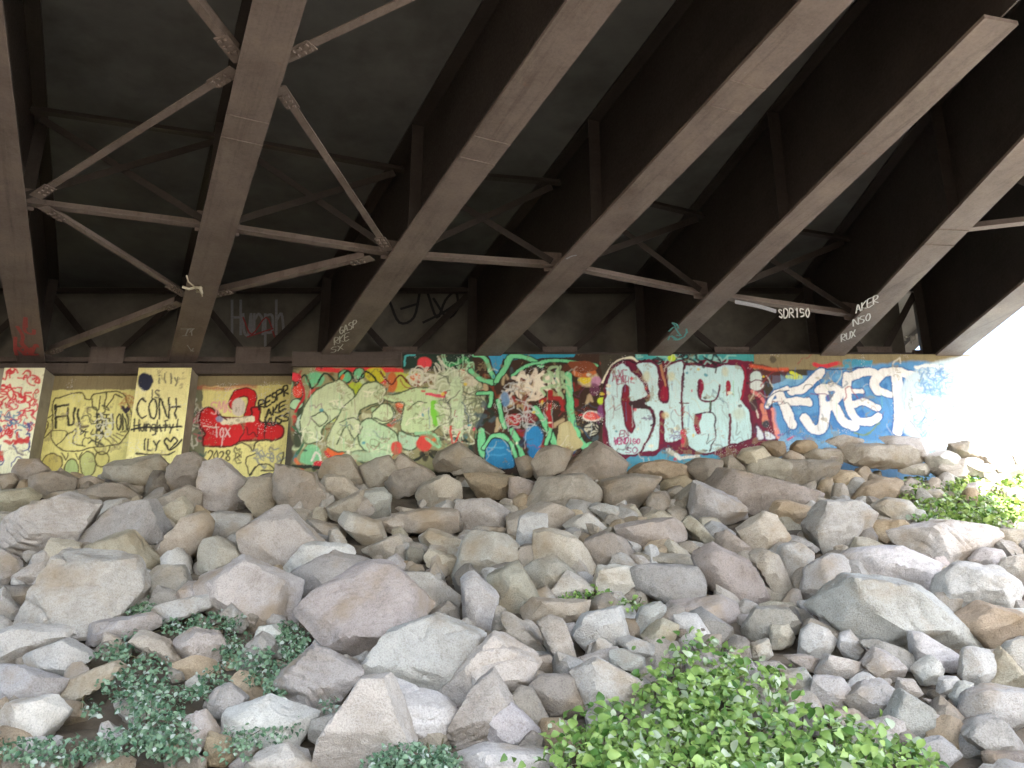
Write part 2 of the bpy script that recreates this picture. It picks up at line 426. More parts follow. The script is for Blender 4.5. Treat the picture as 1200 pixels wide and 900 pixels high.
# ------------------------------------------------------------------ bracing between the girders
def row_depth(px, py): return at_z(px, py, FLANGE_Z + 0.10).y
row2 = {'A': row_depth(35, 240), 'B': row_depth(252, 270), 'C': row_depth(472, 303), 'D': row_depth(662, 316),
        'E': row_depth(820, 350), 'F': row_depth(950, 374), 'G': row_depth(1140, 390)}
row2['Z'] = row2['A'] - 1.0
def gusset(mb, p, dirn, size=0.3):
    mb.bar(p - Vector((0,0,size*0.5)), p + Vector((0,0,size*0.5)), size, 0.014, up=dirn)
bay_txt = {'ZA': 'beyond the leftmost flange', 'AB': 'above the yellow scribbled panels', 'BC': 'above the red graffiti piece',
           'CD': 'above the pale green letters', 'DE': 'above the mint green arrows', 'EF': 'above the CHER letters', 'FG': 'above the FRET letters'}
def cross_frame(i, j, yi, yj, label, style, name='cross_frame'):
    zi = FLANGE_Z + 0.14
    a = Vector((gx(i, yi) + 0.02, yi, zi)); b = Vector((gx(j, yj) - 0.02, yj, zi))
    d = (b - a).normalized(); nrm = d.cross(Vector((0,0,1)))
    o = empty(name, (a + b) / 2)
    tag(o, label, 'brace', 'cross frames between girders')
    up = Vector((0, 0, GIRDER_H - 0.42))
    m = (a + b) / 2
    MB().angle(a, b, 0.115, 0.016).build('bottom_strut', STEEL, o)
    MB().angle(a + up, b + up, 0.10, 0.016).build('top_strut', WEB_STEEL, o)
    e = nrm * 0.03
    if style == 'X':
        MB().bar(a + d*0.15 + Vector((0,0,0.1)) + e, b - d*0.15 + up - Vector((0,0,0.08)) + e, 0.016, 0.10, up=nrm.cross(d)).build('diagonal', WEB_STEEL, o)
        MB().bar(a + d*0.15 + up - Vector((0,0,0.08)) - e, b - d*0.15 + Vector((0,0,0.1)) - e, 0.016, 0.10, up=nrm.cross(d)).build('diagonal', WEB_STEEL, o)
    else:                                          # V: two diagonals rise from the middle of the lower strut
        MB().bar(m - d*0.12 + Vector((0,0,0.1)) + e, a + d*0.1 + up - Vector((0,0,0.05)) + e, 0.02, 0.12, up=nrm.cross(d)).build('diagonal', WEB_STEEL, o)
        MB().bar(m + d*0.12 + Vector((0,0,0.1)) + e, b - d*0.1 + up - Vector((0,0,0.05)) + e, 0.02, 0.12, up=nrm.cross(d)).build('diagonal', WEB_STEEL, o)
        MB().box(m - Vector((0.32, 0.012, 0.10)) + e*2, m + Vector((0.32, 0.004, 0.28)) + e*2).build('gusset_plate', STEEL, o)
    for p, s in ((a, 1), (b, -1)):
        mb = MB(); c = p + d * s * 0.14 + Vector((0,0,0.1)) - e * 1.6
        mb.bar(c - Vector((0,0,0.16)), c + Vector((0,0,0.16)), 0.27, 0.014, up=nrm)
        gp = mb.build('gusset_plate', STEEL, o)
        bm = MB()
        for q in (-0.09, 0.0, 0.09):
            for t in (-0.08, 0.06):
                bc = c + d * q + Vector((0,0,t)) - nrm * 0.007
                bm.bar(bc, bc - nrm * 0.022, 0.032, 0.032)
        bm.build('bolt_heads', STEEL, gp)['kind'] = 'stuff'
    return o
order = 'ZABCDEFG'
for i, j in zip(order[:-1], order[1:]):
    if i != 'F':
        EF_FRAME = cross_frame(i, j, row2[i], row2[j], 'X braced steel cross frame nearer the camera, ' + bay_txt[i + j], 'X')
    ye = BACK_Y - 0.35
    FG_END = cross_frame(i, j, ye, ye, 'V braced end frame close to the back wall, ' + bay_txt[i + j], 'V', 'end_cross_frame')
pf0, pf1 = at_z(1128, 272, FLANGE_Z + 0.14), None
yfg = pf0.y
cross_frame('F', 'G', yfg, yfg - 0.5, 'pinkish lit strut frame between the two outermost girders', 'X')

def lateral(pa, pb, label):
    z = FLANGE_Z + 0.085
    a, b = at_z(*pa, z), at_z(*pb, z)
    o = empty('lateral_brace', (a + b) / 2)
    MB().angle(a, b, 0.095, 0.014).build('angle_bar', STEEL, o)
    dd = (b - a).normalized()
    for q, sg in ((a, 1), (b, -1)):
        g0 = MB().bar(q - dd*sg*0.12 - Vector((0, 0, 0.016)), q + dd*sg*0.27 - Vector((0, 0, 0.016)), 0.16, 0.012).build('gusset_plate', STEEL, o)
        bm = MB(); sd_ = dd.cross(Vector((0, 0, 1)))
        for u_ in (0.04, 0.13, 0.22):
            for w_ in (-0.035, 0.035):
                cc = q + dd*sg*u_ + sd_*w_ - Vector((0, 0, 0.022)); bm.bar(cc, cc - Vector((0, 0, 0.022)), 0.034, 0.034, up=dd)
        bm.build('bolt_heads', STEEL, g0)['kind'] = 'stuff'
    tag(o, label, 'brace', 'flat diagonal braces between girder flanges')
for pa, pb, t in [((47, 226), (268, 86), 'flat diagonal brace rising from first flange to upper part of roped girder'),
                  ((275, 62), (150, -95), 'flat diagonal brace at the top edge, on the near side of roped girder'),
                  ((343, 62), (560, -40), 'flat diagonal brace running up and away from roped girder at top edge'),
                  ((332, 108), (452, 288), 'flat diagonal brace from roped girder down to the next girder joint'),
                  ((428, 303), (254, 344), 'flat diagonal brace from second joint back to the roped girder low down'),
                  ((58, 246), (212, 342), 'flat diagonal brace from first flange joint down to the rope knot'),
                  ((206, 356), (60, 412), 'lowest flat diagonal brace just above the yellow scribbled panel')]:
    lateral(pa, pb, t)

# ------------------------------------------------------------------ painted wall panels: pigment held as a colour per point of a fine grid
def s2l(c):
    c = np.asarray(c, float) / 255.0
    return np.where(c <= 0.04045, c / 12.92, ((c + 0.055) / 1.055) ** 2.4)
def vnoise2(x, y, seed):
    xi, yi = np.floor(x).astype(np.int64), np.floor(y).astype(np.int64)
    fx, fy = x - xi, y - yi
    fx, fy = fx*fx*(3-2*fx), fy*fy*(3-2*fy)
    def h(a, b):
        n = (a * 374761393 + b * 668265263 + seed * 974711) & 0x7fffffff
        n = (n ^ (n >> 13)) * 1274126177 & 0x7fffffff
        return ((n ^ (n >> 16)) & 0xffff) / 65535.0
    return (h(xi, yi)*(1-fx) + h(xi+1, yi)*fx)*(1-fy) + (h(xi, yi+1)*(1-fx) + h(xi+1, yi+1)*fx)*fy
def catmull(pts, n=6, closed=False):
    p = [np.array(q, float) for q in pts]
    if len(p) < 3: return np.array(p)
    q = [p[-1]] + p + [p[0], p[1]] if closed else [2*p[0]-p[1]] + p + [2*p[-1]-p[-2]]
    out = []
    for i in range(1, len(q) - 2):
        for t in np.linspace(0, 1, n, endpoint=False):
            a, b, c, d = q[i-1], q[i], q[i+1], q[i+2]
            out.append(0.5*((2*b)+(-a+c)*t+(2*a-5*b+4*c-d)*t*t+(-a+3*b-3*c+d)*t**3))
    if not closed: out.append(p[-1])
    return np.array(out)
class Panel:
    def __init__(s, x0, x1, z0, z1, y, base, res=0.0125):
        s.y = y
        s.nx, s.nz = max(2, int((x1-x0)/res)), max(2, int((z1-z0)/res))
        s.xs, s.zs = np.linspace(x0, x1, s.nx), np.linspace(z0, z1, s.nz)
        s.X0, s.Z0 = np.meshgrid(s.xs, s.zs)
        wob = lambda f, q, k: (vnoise2(s.X0*f, s.Z0*f, q) - 0.5)*k
        s.X = s.X0 + wob(9, 31, 0.030) + wob(34, 32, 0.012)
        s.Zg = s.Z0 + wob(9, 33, 0.030) + wob(34, 34, 0.012)
        s.C = np.empty((s.nz, s.nx, 3)); s.C[:] = base
        s.tile = 0; s.k = 1.0
        s.m_per_px = abs(at_y(601, 480, y).x - at_y(600, 480, y).x)
    def px(s, pts):
        out = []
        for (a, b) in pts:
            if s.tile is not None: a, b = a / 5.625 + 200 * s.tile, b / 5.625 + 400
            q = at_y(a, b, s.y); out.append((q.x, q.z))
        return np.array(out)
    def W(s, w): return w * s.m_per_px / (5.625 if s.tile is not None else 1.0)
    def win(s, p, pad):
        x0, z0 = p.min(0) - pad; x1, z1 = p.max(0) + pad
        i0, i1 = np.searchsorted(s.xs, [x0, x1]); j0, j1 = np.searchsorted(s.zs, [z0, z1])
        return slice(j0, j1), slice(i0, i1)
    def dist(s, p, sl, closed=False):
        X, Z = s.X[sl], s.Zg[sl]
        D = np.full(X.shape, 1e9)
        q = np.vstack([p, p[:1]]) if closed else p
        for a, b in zip(q[:-1], q[1:]):
            d = b - a; L = d @ d + 1e-12
            t = np.clip(((X-a[0])*d[0] + (Z-a[1])*d[1]) / L, 0, 1)
            D = np.minimum(D, (X-a[0]-t*d[0])**2 + (Z-a[1]-t*d[1])**2)
        return np.sqrt(D)
    def blend(s, sl, alpha, colr):
        s.C[sl] = s.C[sl]*(1-alpha[..., None]) + np.asarray(colr)*alpha[..., None]
    def stroke(s, pts, w, rgb, soft=0.02, smooth=True, op=1.0, closed=False):
        p = s.px(pts)
        if smooth: p = catmull(p, 5, closed)
        w = s.W(w)/2
        sl = s.win(p, w + soft*2)
        if s.X[sl].size == 0: return
        D = s.dist(p, sl, closed and not smooth)
        s.blend(sl, np.clip((w + soft/2 - D)/soft, 0, 1)*op, np.minimum(s2l(rgb)*1.06, 0.84))
    def fill(s, pts, rgb, soft=0.018, smooth=True, op=1.0, outline=None, ow=8):
        p = s.px(pts)
        if smooth: p = catmull(p, 5, True)
        sl = s.win(p, soft*2)
        if s.X[sl].size:
            X, Z = s.X[sl], s.Zg[sl]
            ins = np.zeros(X.shape, bool)
            q = np.vstack([p, p[:1]])
            for a, b in zip(q[:-1], q[1:]):
                c = ((a[1] > Z) != (b[1] > Z))
                with np.errstate(divide='ignore', invalid='ignore'):
                    ins ^= c & (X < (b[0]-a[0])*(Z-a[1])/(b[1]-a[1]+1e-15)+a[0])
            D = s.dist(p, sl, True)
            s.blend(sl, np.clip(np.where(ins, D, -D)/soft + 0.5, 0, 1)*op, np.minimum(s2l(rgb)*1.06, 0.84))
        if outline: s.stroke(pts, ow, outline, smooth=smooth, closed=True)
    def blob(s, c, r, rgb, soft=0.03, op=1.0, outline=None, ow=8):
        t = np.linspace(0, 2*np.pi, 12, endpoint=False)
        s.fill([(c[0]+r[0]*math.cos(a), c[1]+r[1]*math.sin(a)) for a in t], rgb, soft, True, op, outline, ow)
    def mottle(s, rgb, scale, thr, seed, op=0.7, box=None):
        sl = (slice(None), slice(None))
        if box is not None: sl = s.win(s.px([(box[0], box[1]), (box[2], box[3])]), 0)
        n = 0.65*vnoise2(s.X[sl]*scale, s.Zg[sl]*scale, seed) + 0.35*vnoise2(s.X[sl]*scale*2.7, s.Zg[sl]*scale*2.7, seed+5)
        s.blend(sl, np.clip((n-thr)*9, 0, 1)*op, np.minimum(s2l(rgb)*1.06, 0.84))
    def scribble(s, box, n, w, rgb, r, seg=6, size=30, op=0.9):
        for _ in range(n):
            x, y = r.uniform(box[0], box[2]), r.uniform(box[1], box[3]); pts = [(x, y)]; a = r.uniform(0, 6.3)
            for _ in range(seg):
                a += r.uniform(-1.9, 1.9); x += math.cos(a)*size*r.uniform(.5, 1); y += math.sin(a)*size*r.uniform(.5, 1)
                
                if not (box[0] < x < box[2] and box[1] < y < box[3]): a = math.atan2((box[1]+box[3])/2 - y, (box[0]+box[2])/2 - x)
                pts.append((x, y))
            s.stroke(pts, w*r.uniform(.7, 1.2), rgb, op=op)
    def age(s):
        """flaked patches, runs and overspray specks on the finished paint"""
        n = 0.5*vnoise2(s.X0*5, s.Z0*5, 71) + 0.3*vnoise2(s.X0*17, s.Z0*17, 72) + 0.2*vnoise2(s.X0*48, s.Z0*48, 73)
        s.C += (np.clip((n - 0.675)*14, 0, 1)*0.5)[..., None]*(np.asarray(CONC)*1.1 - s.C)
        n = 0.6*vnoise2(s.X0*60, s.Z0*7, 74) + 0.4*vnoise2(s.X0*21, s.Z0*2, 75)
        s.C *= (1 - 0.12*np.clip((n - 0.55)*5, 0, 1))[..., None]
        n = vnoise2(s.X0*75, s.Z0*75, 76)*vnoise2(s.X0*4, s.Z0*4, 77)
        s.C += (np.clip((n - 0.60)*12, 0, 1)*0.45)[..., None]*(0.7 - s.C)
    def drips(s, pts, w, rgb, r):
        for (x, y) in pts: s.stroke([(x, y), (x+r.uniform(-3, 3), y+r.uniform(40, 110))], w, rgb, op=0.8)
    def build(s, name, parent):
        s.age()
        v = np.stack([s.X0.ravel(), np.full(s.X0.size, s.y), s.Z0.ravel()], 1) - np.array(origin_of(parent))
        me = bpy.data.meshes.new(name)
        i, j = np.meshgrid(np.arange(s.nx-1), np.arange(s.nz-1))
        a = (j*s.nx+i).ravel()
        q = np.stack([a, a+1, a+s.nx+1, a+s.nx], 1)
        me.vertices.add(len(v)); me.vertices.foreach_set('co', v.ravel())
        me.loops.add(q.size); me.loops.foreach_set('vertex_index', q.ravel())
        me.polygons.add(len(q)); me.polygons.foreach_set('loop_start', np.arange(len(q))*4)
        me.update(calc_edges=True)
        ca = me.color_attributes.new('paint', 'FLOAT_COLOR', 'POINT')
        rgba = np.ones((len(v), 4)); rgba[:, :3] = np.clip(s.C.reshape(-1, 3), 0, 1)
        ca.data.foreach_set('color', rgba.ravel())
        me.materials.append(PAINT)
        o = bpy.data.objects.new(name, me); col.objects.link(o); o.parent = parent
        return o

# letters for tags: strokes in a unit box, y downwards
GLY = {
 'A': [[(0,1),(.45,0),(1,1)],[(.2,.62),(.8,.62)]], 'C': [[(1,.12),(.55,0),(.1,.35),(.1,.75),(.5,1),(1,.88)]],
 'E': [[(1,0),(0,0),(0,1),(1,1)],[(0,.5),(.8,.5)]], 'F': [[(1,0),(0,0),(0,1)],[(0,.5),(.75,.5)]], 'H': [[(0,0),(0,1)],[(1,0),(1,1)],[(0,.5),(1,.5)]],
 'I': [[(.5,0),(.5,1)]], 'K': [[(0,0),(0,1)],[(.9,0),(0,.55),(1,1)]], 'L': [[(0,0),(0,1),(.9,1)]], 'M': [[(0,1),(.1,0),(.5,.7),(.9,0),(1,1)]],
 'N': [[(0,1),(0,0),(1,1),(1,0)]], 'O': [[(.5,0),(.05,.4),(.2,.9),(.6,1),(.95,.6),(.8,.1),(.5,0)]], 'P': [[(0,1),(0,0),(.8,.05),(.9,.4),(0,.55)]],
 'R': [[(0,1),(0,0),(.8,.05),(.85,.4),(.1,.55),(1,1)]], 'S': [[(1,.1),(.4,0),(.05,.25),(.9,.65),(.7,1),(0,.9)]], 'T': [[(0,0),(1,0)],[(.5,0),(.5,1)]],
 'U': [[(0,0),(.05,.8),(.5,1),(.95,.8),(1,0)]], 'W': [[(0,0),(.25,1),(.5,.3),(.75,1),(1,0)]], 'X': [[(0,0),(1,1)],[(1,0),(0,1)]],
 'Y': [[(0,0),(.5,.5)],[(1,0),(.3,1)]], 'D': [[(0,0),(0,1),(.7,.9),(1,.5),(.7,.1),(0,0)]], 'G': [[(1,.15),(.4,0),(.05,.5),(.4,1),(1,.85),(1,.55),(.6,.55)]],
 '+': [[(.5,0),(.5,1)],[(0,.45),(1,.4)]], '0': [[(.5,0),(.05,.5),(.5,1),(.95,.5),(.5,0)]], '1': [[(.3,.15),(.55,0),(.55,1)]], '2': [[(0,.2),(.5,0),(.9,.3),(0,1),(1,1)]],
 '5': [[(1,0),(.1,0),(.1,.45),(.8,.45),(.9,.8),(0,1)]], '8': [[(.5,.45),(.1,.2),(.5,0),(.9,.2),(.5,.45),(.05,.75),(.5,1),(.95,.75),(.5,.45)]],
 '!': [[(.5,0),(.45,.7)],[(.45,.95),(.5,1)]], 'y': [[(0,.4),(.4,.75)],[(.9,.4),(.2,1.25)]], 'l': [[(.5,0),(.5,1)]], 'i': [[(.5,.45),(.5,1)],[(.5,.15),(.5,.2)]],
 'u': [[(0,.4),(.1,.9),(.6,1),(.9,.4),(1,1)]], 'n': [[(0,.4),(0,1)],[(0,.6),(.5,.4),(1,.6),(1,1)]], 'g': [[(.9,.4),(.2,.4),(.1,.8),(.9,.8),(.9,.4),(.9,1.2),(.2,1.3)]],
 't': [[(.4,.1),(.45,1),(.9,1)],[(0,.4),(.9,.4)]], 'o': [[(.5,.4),(.1,.7),(.5,1),(.9,.7),(.5,.4)]], 'h': [[(0,0),(0,1)],[(0,.6),(.6,.4),(.9,1)]], 'p': [[(0,.4),(0,1.4)],[(0,.45),(.8,.45),(.8,.9),(0,.95)]],
 'r': [[(0,.4),(0,1)],[(0,.6),(.8,.4)]], 'f': [[(.9,.05),(.4,.1),(.4,1)],[(0,.45),(.8,.45)]]}
def text_strokes(txt, x, y, w, h, slope=0.0, gap=0.28):
    n = len(txt); cw = w / (n + (n-1)*gap); out = []
    for i, ch in enumerate(txt):
        ox = x + i*cw*(1+gap)
        for st in GLY.get(ch, []):
            out.append([(ox + a*cw, y + b*h + slope*(ox + a*cw - x)) for a, b in st])
    return out
def write(p, txt, x, y, w, h, lw, rgb, slope=0.0, op=1.0):
    for st in text_strokes(txt, x, y, w, h, slope): p.stroke(st, lw, rgb, smooth=len(st) > 3, op=op)

CONC = s2l((150, 138, 105)) * 0.9
r_ = random.Random(3)
ab = empty('abutment_wall', (0, WALL_Y, BASE_Z))
tag(ab, 'concrete abutment wall covered in colourful graffiti at top of the rock slope', 'wall')
BOT = BASE_Z - 0.6
REC_Y = WALL_Y + 0.40
X_A1 = at_y(46, 470, WALL_Y).x; X_B0 = at_y(157, 470, WALL_Y).x; X_B1 = at_y(220, 470, WALL_Y).x
X_M0 = at_y(340, 470, WALL_Y).x; X_M1 = 13.5
LOW_Z = at_y(100, 431, WALL_Y).z
X_L = -15.0

# -- red scribbled pier (edge of picture)
p = Panel(X_L + 6, X_A1, BOT, LOW_Z, WALL_Y, s2l((226, 226, 196)) * 1.02)
p.tile = 0
p.scribble((-150, 200, 240, 420), 34, 13, (205, 45, 55), r_, 5, 38)
p.scribble((-150, 420, 225, 620), 20, 10, (205, 60, 75), r_, 5, 30)
p.scribble((-150, 480, 200, 800), 22, 11, (70, 75, 130), r_, 5, 30)
p.scribble((-150, 600, 190, 780), 14, 22, (195, 50, 50), r_, 4, 30)
p.scribble((-150, 480, 160, 560), 8, 9, (60, 130, 160), r_, 5, 30)
p.build('painted_face', ab)
# -- yellow panel with dark bubble outlines
p = Panel(X_A1 - 0.02, X_B0 + 0.25, BOT, LOW_Z, REC_Y, CONC)
p.tile = 0
p.fill([(240,322),(1000,316),(1000,1100),(180,1100)], (226,221,146), smooth=False)
p.mottle((208,202,128), 2.2, 0.55, 4, 0.6, (240,322,1000,1100))
ol = (78, 72, 38)
p.stroke([(350,580),(350,400),(400,370),(470,345),(540,340),(560,378),(600,380),(620,350),(700,335),(770,330),(815,352),(832,400),(865,470),(860,560),(830,620),(780,680),(700,690),(600,700),(500,720),(400,710),(352,660),(340,600),(350,580)], 9, ol)
p.stroke([(345,490),(285,520),(320,530),(288,640),(340,590)], 9, ol)
p.stroke([(345,590),(420,590),(440,620),(370,690)], 8, ol); p.stroke([(440,620),(500,580),(480,660),(560,690)], 8, ol)
for q in ([(365,420),(368,570)],[(365,432),(450,420)],[(372,500),(430,490)],[(445,440),(450,540),(482,540),(490,440)],[(512,450),(530,560),(575,555)]):
    p.stroke(q, 15, (52, 50, 34))
write(p, 'DTION', 640, 480, 200, 105, 11, (60, 58, 42))
p.scribble((540,450,700,680), 16, 10, (50,50,45), r_, 5, 34); p.scribble((570,480,720,640), 8, 9, (215,215,195), r_, 5, 30)
for k in range(6): p.stroke([(690+k*26, 640-k*10),(760+k*18, 700-k*26)], 6, ol)
p.stroke([(610,380),(615,440),(650,450),(660,360)], 9, ol); p.stroke([(700,340),(690,440),(740,380),(760,350),(800,370)], 10, ol)
p.blob((345,805),(66,66),(200,188,112),outline=ol,ow=8); p.blob((470,845),(46,72),(176,196,132),outline=ol,ow=8)
p.blob((580,808),(52,84),(190,196,128),outline=ol,ow=8); p.blob((672,778),(46,50),(206,200,124),outline=ol,ow=8)
p.stroke([(620,700),(650,740),(700,735),(725,695)], 8, ol); p.stroke([(400,735),(430,780),(450,735)], 8, ol); p.stroke([(500,740),(520,780),(540,730)], 8, ol)
p.fill([(795,432),(815,428),(827,445),(840,428),(858,435),(850,460),(828,478)], (56,48,60))
p.scribble((790,330,880,420), 10, 10, (190,130,80), r_, 4, 24, 0.6)
p.build('painted_face', ab)
# -- pale yellow pier with handwriting
p = Panel(X_B0, X_B1, BOT, LOW_Z, WALL_Y, s2l((238, 232, 168)) * 1.02)
p.tile = None
p.mottle((214,206,128), 2.0, 0.5, 9, 0.5)
bk = (38, 36, 34)
p.blob((170,447),(8.5,10.5),(42,46,66)); p.stroke([(176,440),(178,447)], 3, (42,46,66))
write(p, 'illy', 184, 438, 26, 11, 1.7, (120,118,92)); write(p, 'IS', 176, 457, 11, 9, 1.6, (90,88,78))
write(p, 'CON+', 161, 467, 50, 23, 2.2, bk)
write(p, 'Hunghfy!', 157, 492, 54, 13, 1.9, (60,58,48)); p.stroke([(154,503),(170,501),(213,500)], 2.4, bk)
write(p, 'IL', 167, 515, 11, 12, 2.0, bk); write(p, 'y', 180, 511, 8, 14, 2.0, bk)
p.stroke([(198,527),(192,519),(195,514),(199,518),(204,513),(208,517),(199,527),(206,524),(213,515)], 2.2, bk)
p.stroke([(160,531),(175,532),(192,533),(205,530)], 1.8, bk)
p.build('painted_face', ab)
# -- yellow panel with red piece
p = Panel(X_B1 - 0.02, X_M0 + 0.25, BOT, LOW_Z, REC_Y, CONC)
p.tile = 1
p.fill([(205,300),(800,288),(800,1200),(215,1200)], (230,223,150), smooth=False)
p.fill([(100,300),(205,300),(222,700),(240,1200),(90,1200)], (118,122,100), smooth=False)
p.scribble((110,330,215,1000), 26, 12, (60,88,84), r_, 4, 40, 0.8); p.scribble((110,400,210,760), 12, 12, (206,208,196), r_, 4, 34, 0.8)
p.scribble((120,400,205,640), 8, 9, (190,90,110), r_, 4, 30, 0.7)
p.stroke([(170,305),(320,312),(470,300),(560,300)], 26, (190,100,80), soft=0.05, op=0.7)
p.fill([(560,300),(770,290),(775,520),(640,540),(590,430)], (184,172,96), soft=0.1, op=0.5)
rd, dk_ = (206, 34, 40), (96, 22, 26)
p.stroke([(412,420),(420,370),(455,342),(505,335),(540,365),(530,430),(505,490)], 62, dk_); p.stroke([(412,420),(420,370),(455,342),(505,335),(540,365),(530,430),(505,490)], 44, rd)
p.fill([(192,520),(200,465),(250,437),(300,465),(335,500),(520,500),(537,440),(592,440),(592,530),(700,540),(747,580),(740,622),(690,650),(560,655),(460,662),(400,690),(230,690),(215,640),(232,600),(200,570)], rd, outline=dk_, ow=13)
p.stroke([(465,545),(480,590),(450,660)], 9, dk_); p.stroke([(500,570),(510,620),(545,600),(570,630),(575,570)], 8, dk_); p.stroke([(620,560),(615,640)], 8, dk_)
p.blob((446,432),(44,62),(216,206,196)); p.stroke([(345,530),(420,525),(535,515)], 40, (232,222,196))
p.blob((320,515),(26,22),(150,150,180)); p.stroke([(300,455),(330,490),(370,520)], 10, (60,20,24))
write(p, 'SMK', 268, 400, 130, 80, 9, (232,170,170), -0.1); write(p, 'TOX', 290, 570, 100, 60, 8, (240,205,205))
p.stroke([(350,620),(335,690)], 6, (240,205,205)); p.stroke([(215,560),(290,570),(300,550)], 7, (230,215,205))
write(p, 'RESPR', 585, 395, 190, 55, 13, (34,32,26), -0.55); write(p, 'AKE', 628, 455, 125, 52, 13, (34,32,26), -0.5); write(p, 'KUSS', 625, 520, 150, 50, 13, (34,32,26), -0.35)
write(p, '2028', 250, 722, 140, 62, 9, (70,66,42)); p.stroke([(225,800),(300,795)], 8, (70,66,42)); p.scribble((400,720,460,800), 5, 8, (70,66,42), r_, 4, 26)
p.stroke([(425,690),(470,672),(520,690),(545,720),(560,670),(620,650),(660,660)], 10, (74,68,44))
p.stroke([(560,740),(500,780),(520,880),(560,830)], 9, (74,68,44)); p.scribble((560,710,740,790), 12, 8, (140,146,150), r_, 4, 34)
p.stroke([(520,880),(580,820),(640,810),(680,850),(600,855)], 10, (60,56,40)); p.stroke([(690,860),(730,800),(740,730)], 9, (74,68,44))
p.build('painted_face', ab)

# -- the long mural
p = Panel(X_M0, X_M1, BOT, TOP_Z, WALL_Y, CONC, 0.0125)
p.tile = None
p.fill([(330,431),(471,431),(471,411),(884,411),(884,433),(990,433),(990,700),(300,700)], (64,60,50), smooth=False)
p.fill([(965,440),(985,430),(1085,429),(1400,425),(1450,700),(905,700),(905,440)], (120,168,206), smooth=False)  # paler blue ground; hazy glare from the open side is in the colour
p.fill([(345,434),(470,434),(520,440),(560,470),(530,545),(360,560),(345,520)], (150,146,108), soft=.08)
pal = [(206,58,62),(230,110,60),(120,190,130),(44,66,48),(30,30,30),(150,60,50),(190,200,90),(120,84,48),(60,120,130),(196,212,170),(210,214,180),(170,206,160)]
for k in range(190):
    x, y = r_.uniform(342, 700), r_.uniform(415, 545)
    if x < 471 and y < 434: continue
    t_ = r_.uniform(0, 6.3); l_ = r_.uniform(5, 16)
    p.stroke([(x, y), (x+math.cos(t_)*l_*.6+r_.uniform(-3, 3), y+math.sin(t_)*l_*.6), (x+math.cos(t_)*l_, y+math.sin(t_)*l_*.8)], r_.uniform(2.5, 8), r_.choice(pal), 0.03, op=0.85)
p.stroke([(344,440),(352,470),(348,520)], 10, (60,70,52), soft=0.05)
p.blob((346,442),(7,5),(226,64,78)); p.stroke([(350,452),(348,462)], 10, (226,74,54)); p.blob((369,445),(11,9),(120,200,150)); p.blob((347,474),(8,6),(170,210,170),outline=(40,40,40),ow=1.4)
p.stroke([(372,432),(400,434),(425,432),(470,434)], 6, (212,60,62)); p.blob((404,441),(8,8),(110,196,146),outline=(30,40,30),ow=1.6); p.blob((421,438),(7,7),(120,200,150),outline=(30,40,30),ow=1.6)
p.blob((416,456),(10,9),(176,196,60)); p.blob((440,440),(12,9),(196,190,50)); p.blob((468,448),(14,12),(190,200,90)); p.blob((460,448),(6,12),(200,110,60))
p.blob((357,495),(10,10),(190,220,200)); p.fill([(352,540),(360,522),(375,525),(372,545)], (130,200,150)); p.stroke([(366,540),(371,530),(376,540)], 2.4, (236,226,216)); p.blob((392,530),(11,8),(230,110,60)); p.blob((373,545),(6,5),(214,50,60))
p.stroke([(344,546),(375,548)], 4, (40,50,40))
for st, w_, c_ in (([(346,452),(358,440),(366,456),(380,438),(392,446)], 2.6, (36,56,40)), ([(396,446),(408,434),(418,448),(430,436),(446,452)], 2.4, (30,44,32)), ([(446,436),(458,450),(470,440),(484,452),(500,446)], 2.4, (110,50,36)),
                   ([(350,440),(356,462),(346,482)], 3, (190,44,56)), ([(344,500),(356,514),(348,532)], 3, (60,110,80)), ([(380,530),(396,540),(412,534)], 3, (206,60,60)), ([(420,540),(440,546),(462,540)], 2.4, (40,60,44)),
                   ([(470,530),(484,540),(500,532),(512,540)], 3, (44,50,40)), ([(505,505),(516,515),(528,508),(540,520)], 4, (60,44,36)), ([(540,512),(552,524),(548,540)], 5, (40,56,44)), ([(402,440),(398,452),(408,460)], 3.4, (226,120,60))):
    p.stroke(st, w_, c_)
pg, gl = (204, 224, 180), (74, 92, 66)
def bub(pts, c=pg): p.fill(pts, c, outline=gl, ow=1.7)
bub([(352,490),(360,470),(375,455),(392,447),(400,446),(415,462),(403,480),(380,500),(375,515),(358,520),(352,505)], (200,216,176))
bub([(382,520),(390,500),(400,480),(415,465),(425,452),(442,447),(452,458),(447,470),(425,478),(420,490),(432,505),(428,525),(410,530),(392,528)], (198,212,170))
bub([(436,492),(440,480),(452,472),(462,480),(460,492),(448,498)]); bub([(420,500),(432,490),(445,497),(462,505),(470,520),(460,535),(448,540),(430,530),(422,520)], (186,216,176))
bub([(448,465),(470,460),(490,454),(512,456),(518,470),(520,490),(508,505),(490,508),(472,505),(470,490),(474,472),(460,472)], (194,216,168))
bub([(468,505),(480,510),(492,512),(488,525),(476,527),(468,518)], (180,214,184))
p.stroke([(430,480),(447,473),(458,476),(460,490),(448,494),(438,490)], 1.8, gl); p.stroke([(365,488),(378,482),(384,490),(375,500),(366,490)], 1.6, gl); p.stroke([(395,520),(405,500),(415,515),(425,500)], 1.6, gl)
p.stroke([(398,495),(412,490),(420,492)], 1.6, gl); p.stroke([(478,480),(490,470),(500,472)], 1.5, gl)
for (a, b) in ((410,512),(448,520),(400,470),(490,485),(440,462),(365,505)): p.scribble((a-12,b-10,a+12,b+10), 4, 1.1, (120,140,100), r_, 5, 7, 0.7); p.scribble((a-12,b-10,a+12,b+10), 3, 1.3, (232,236,206), r_, 5, 7, 0.8)
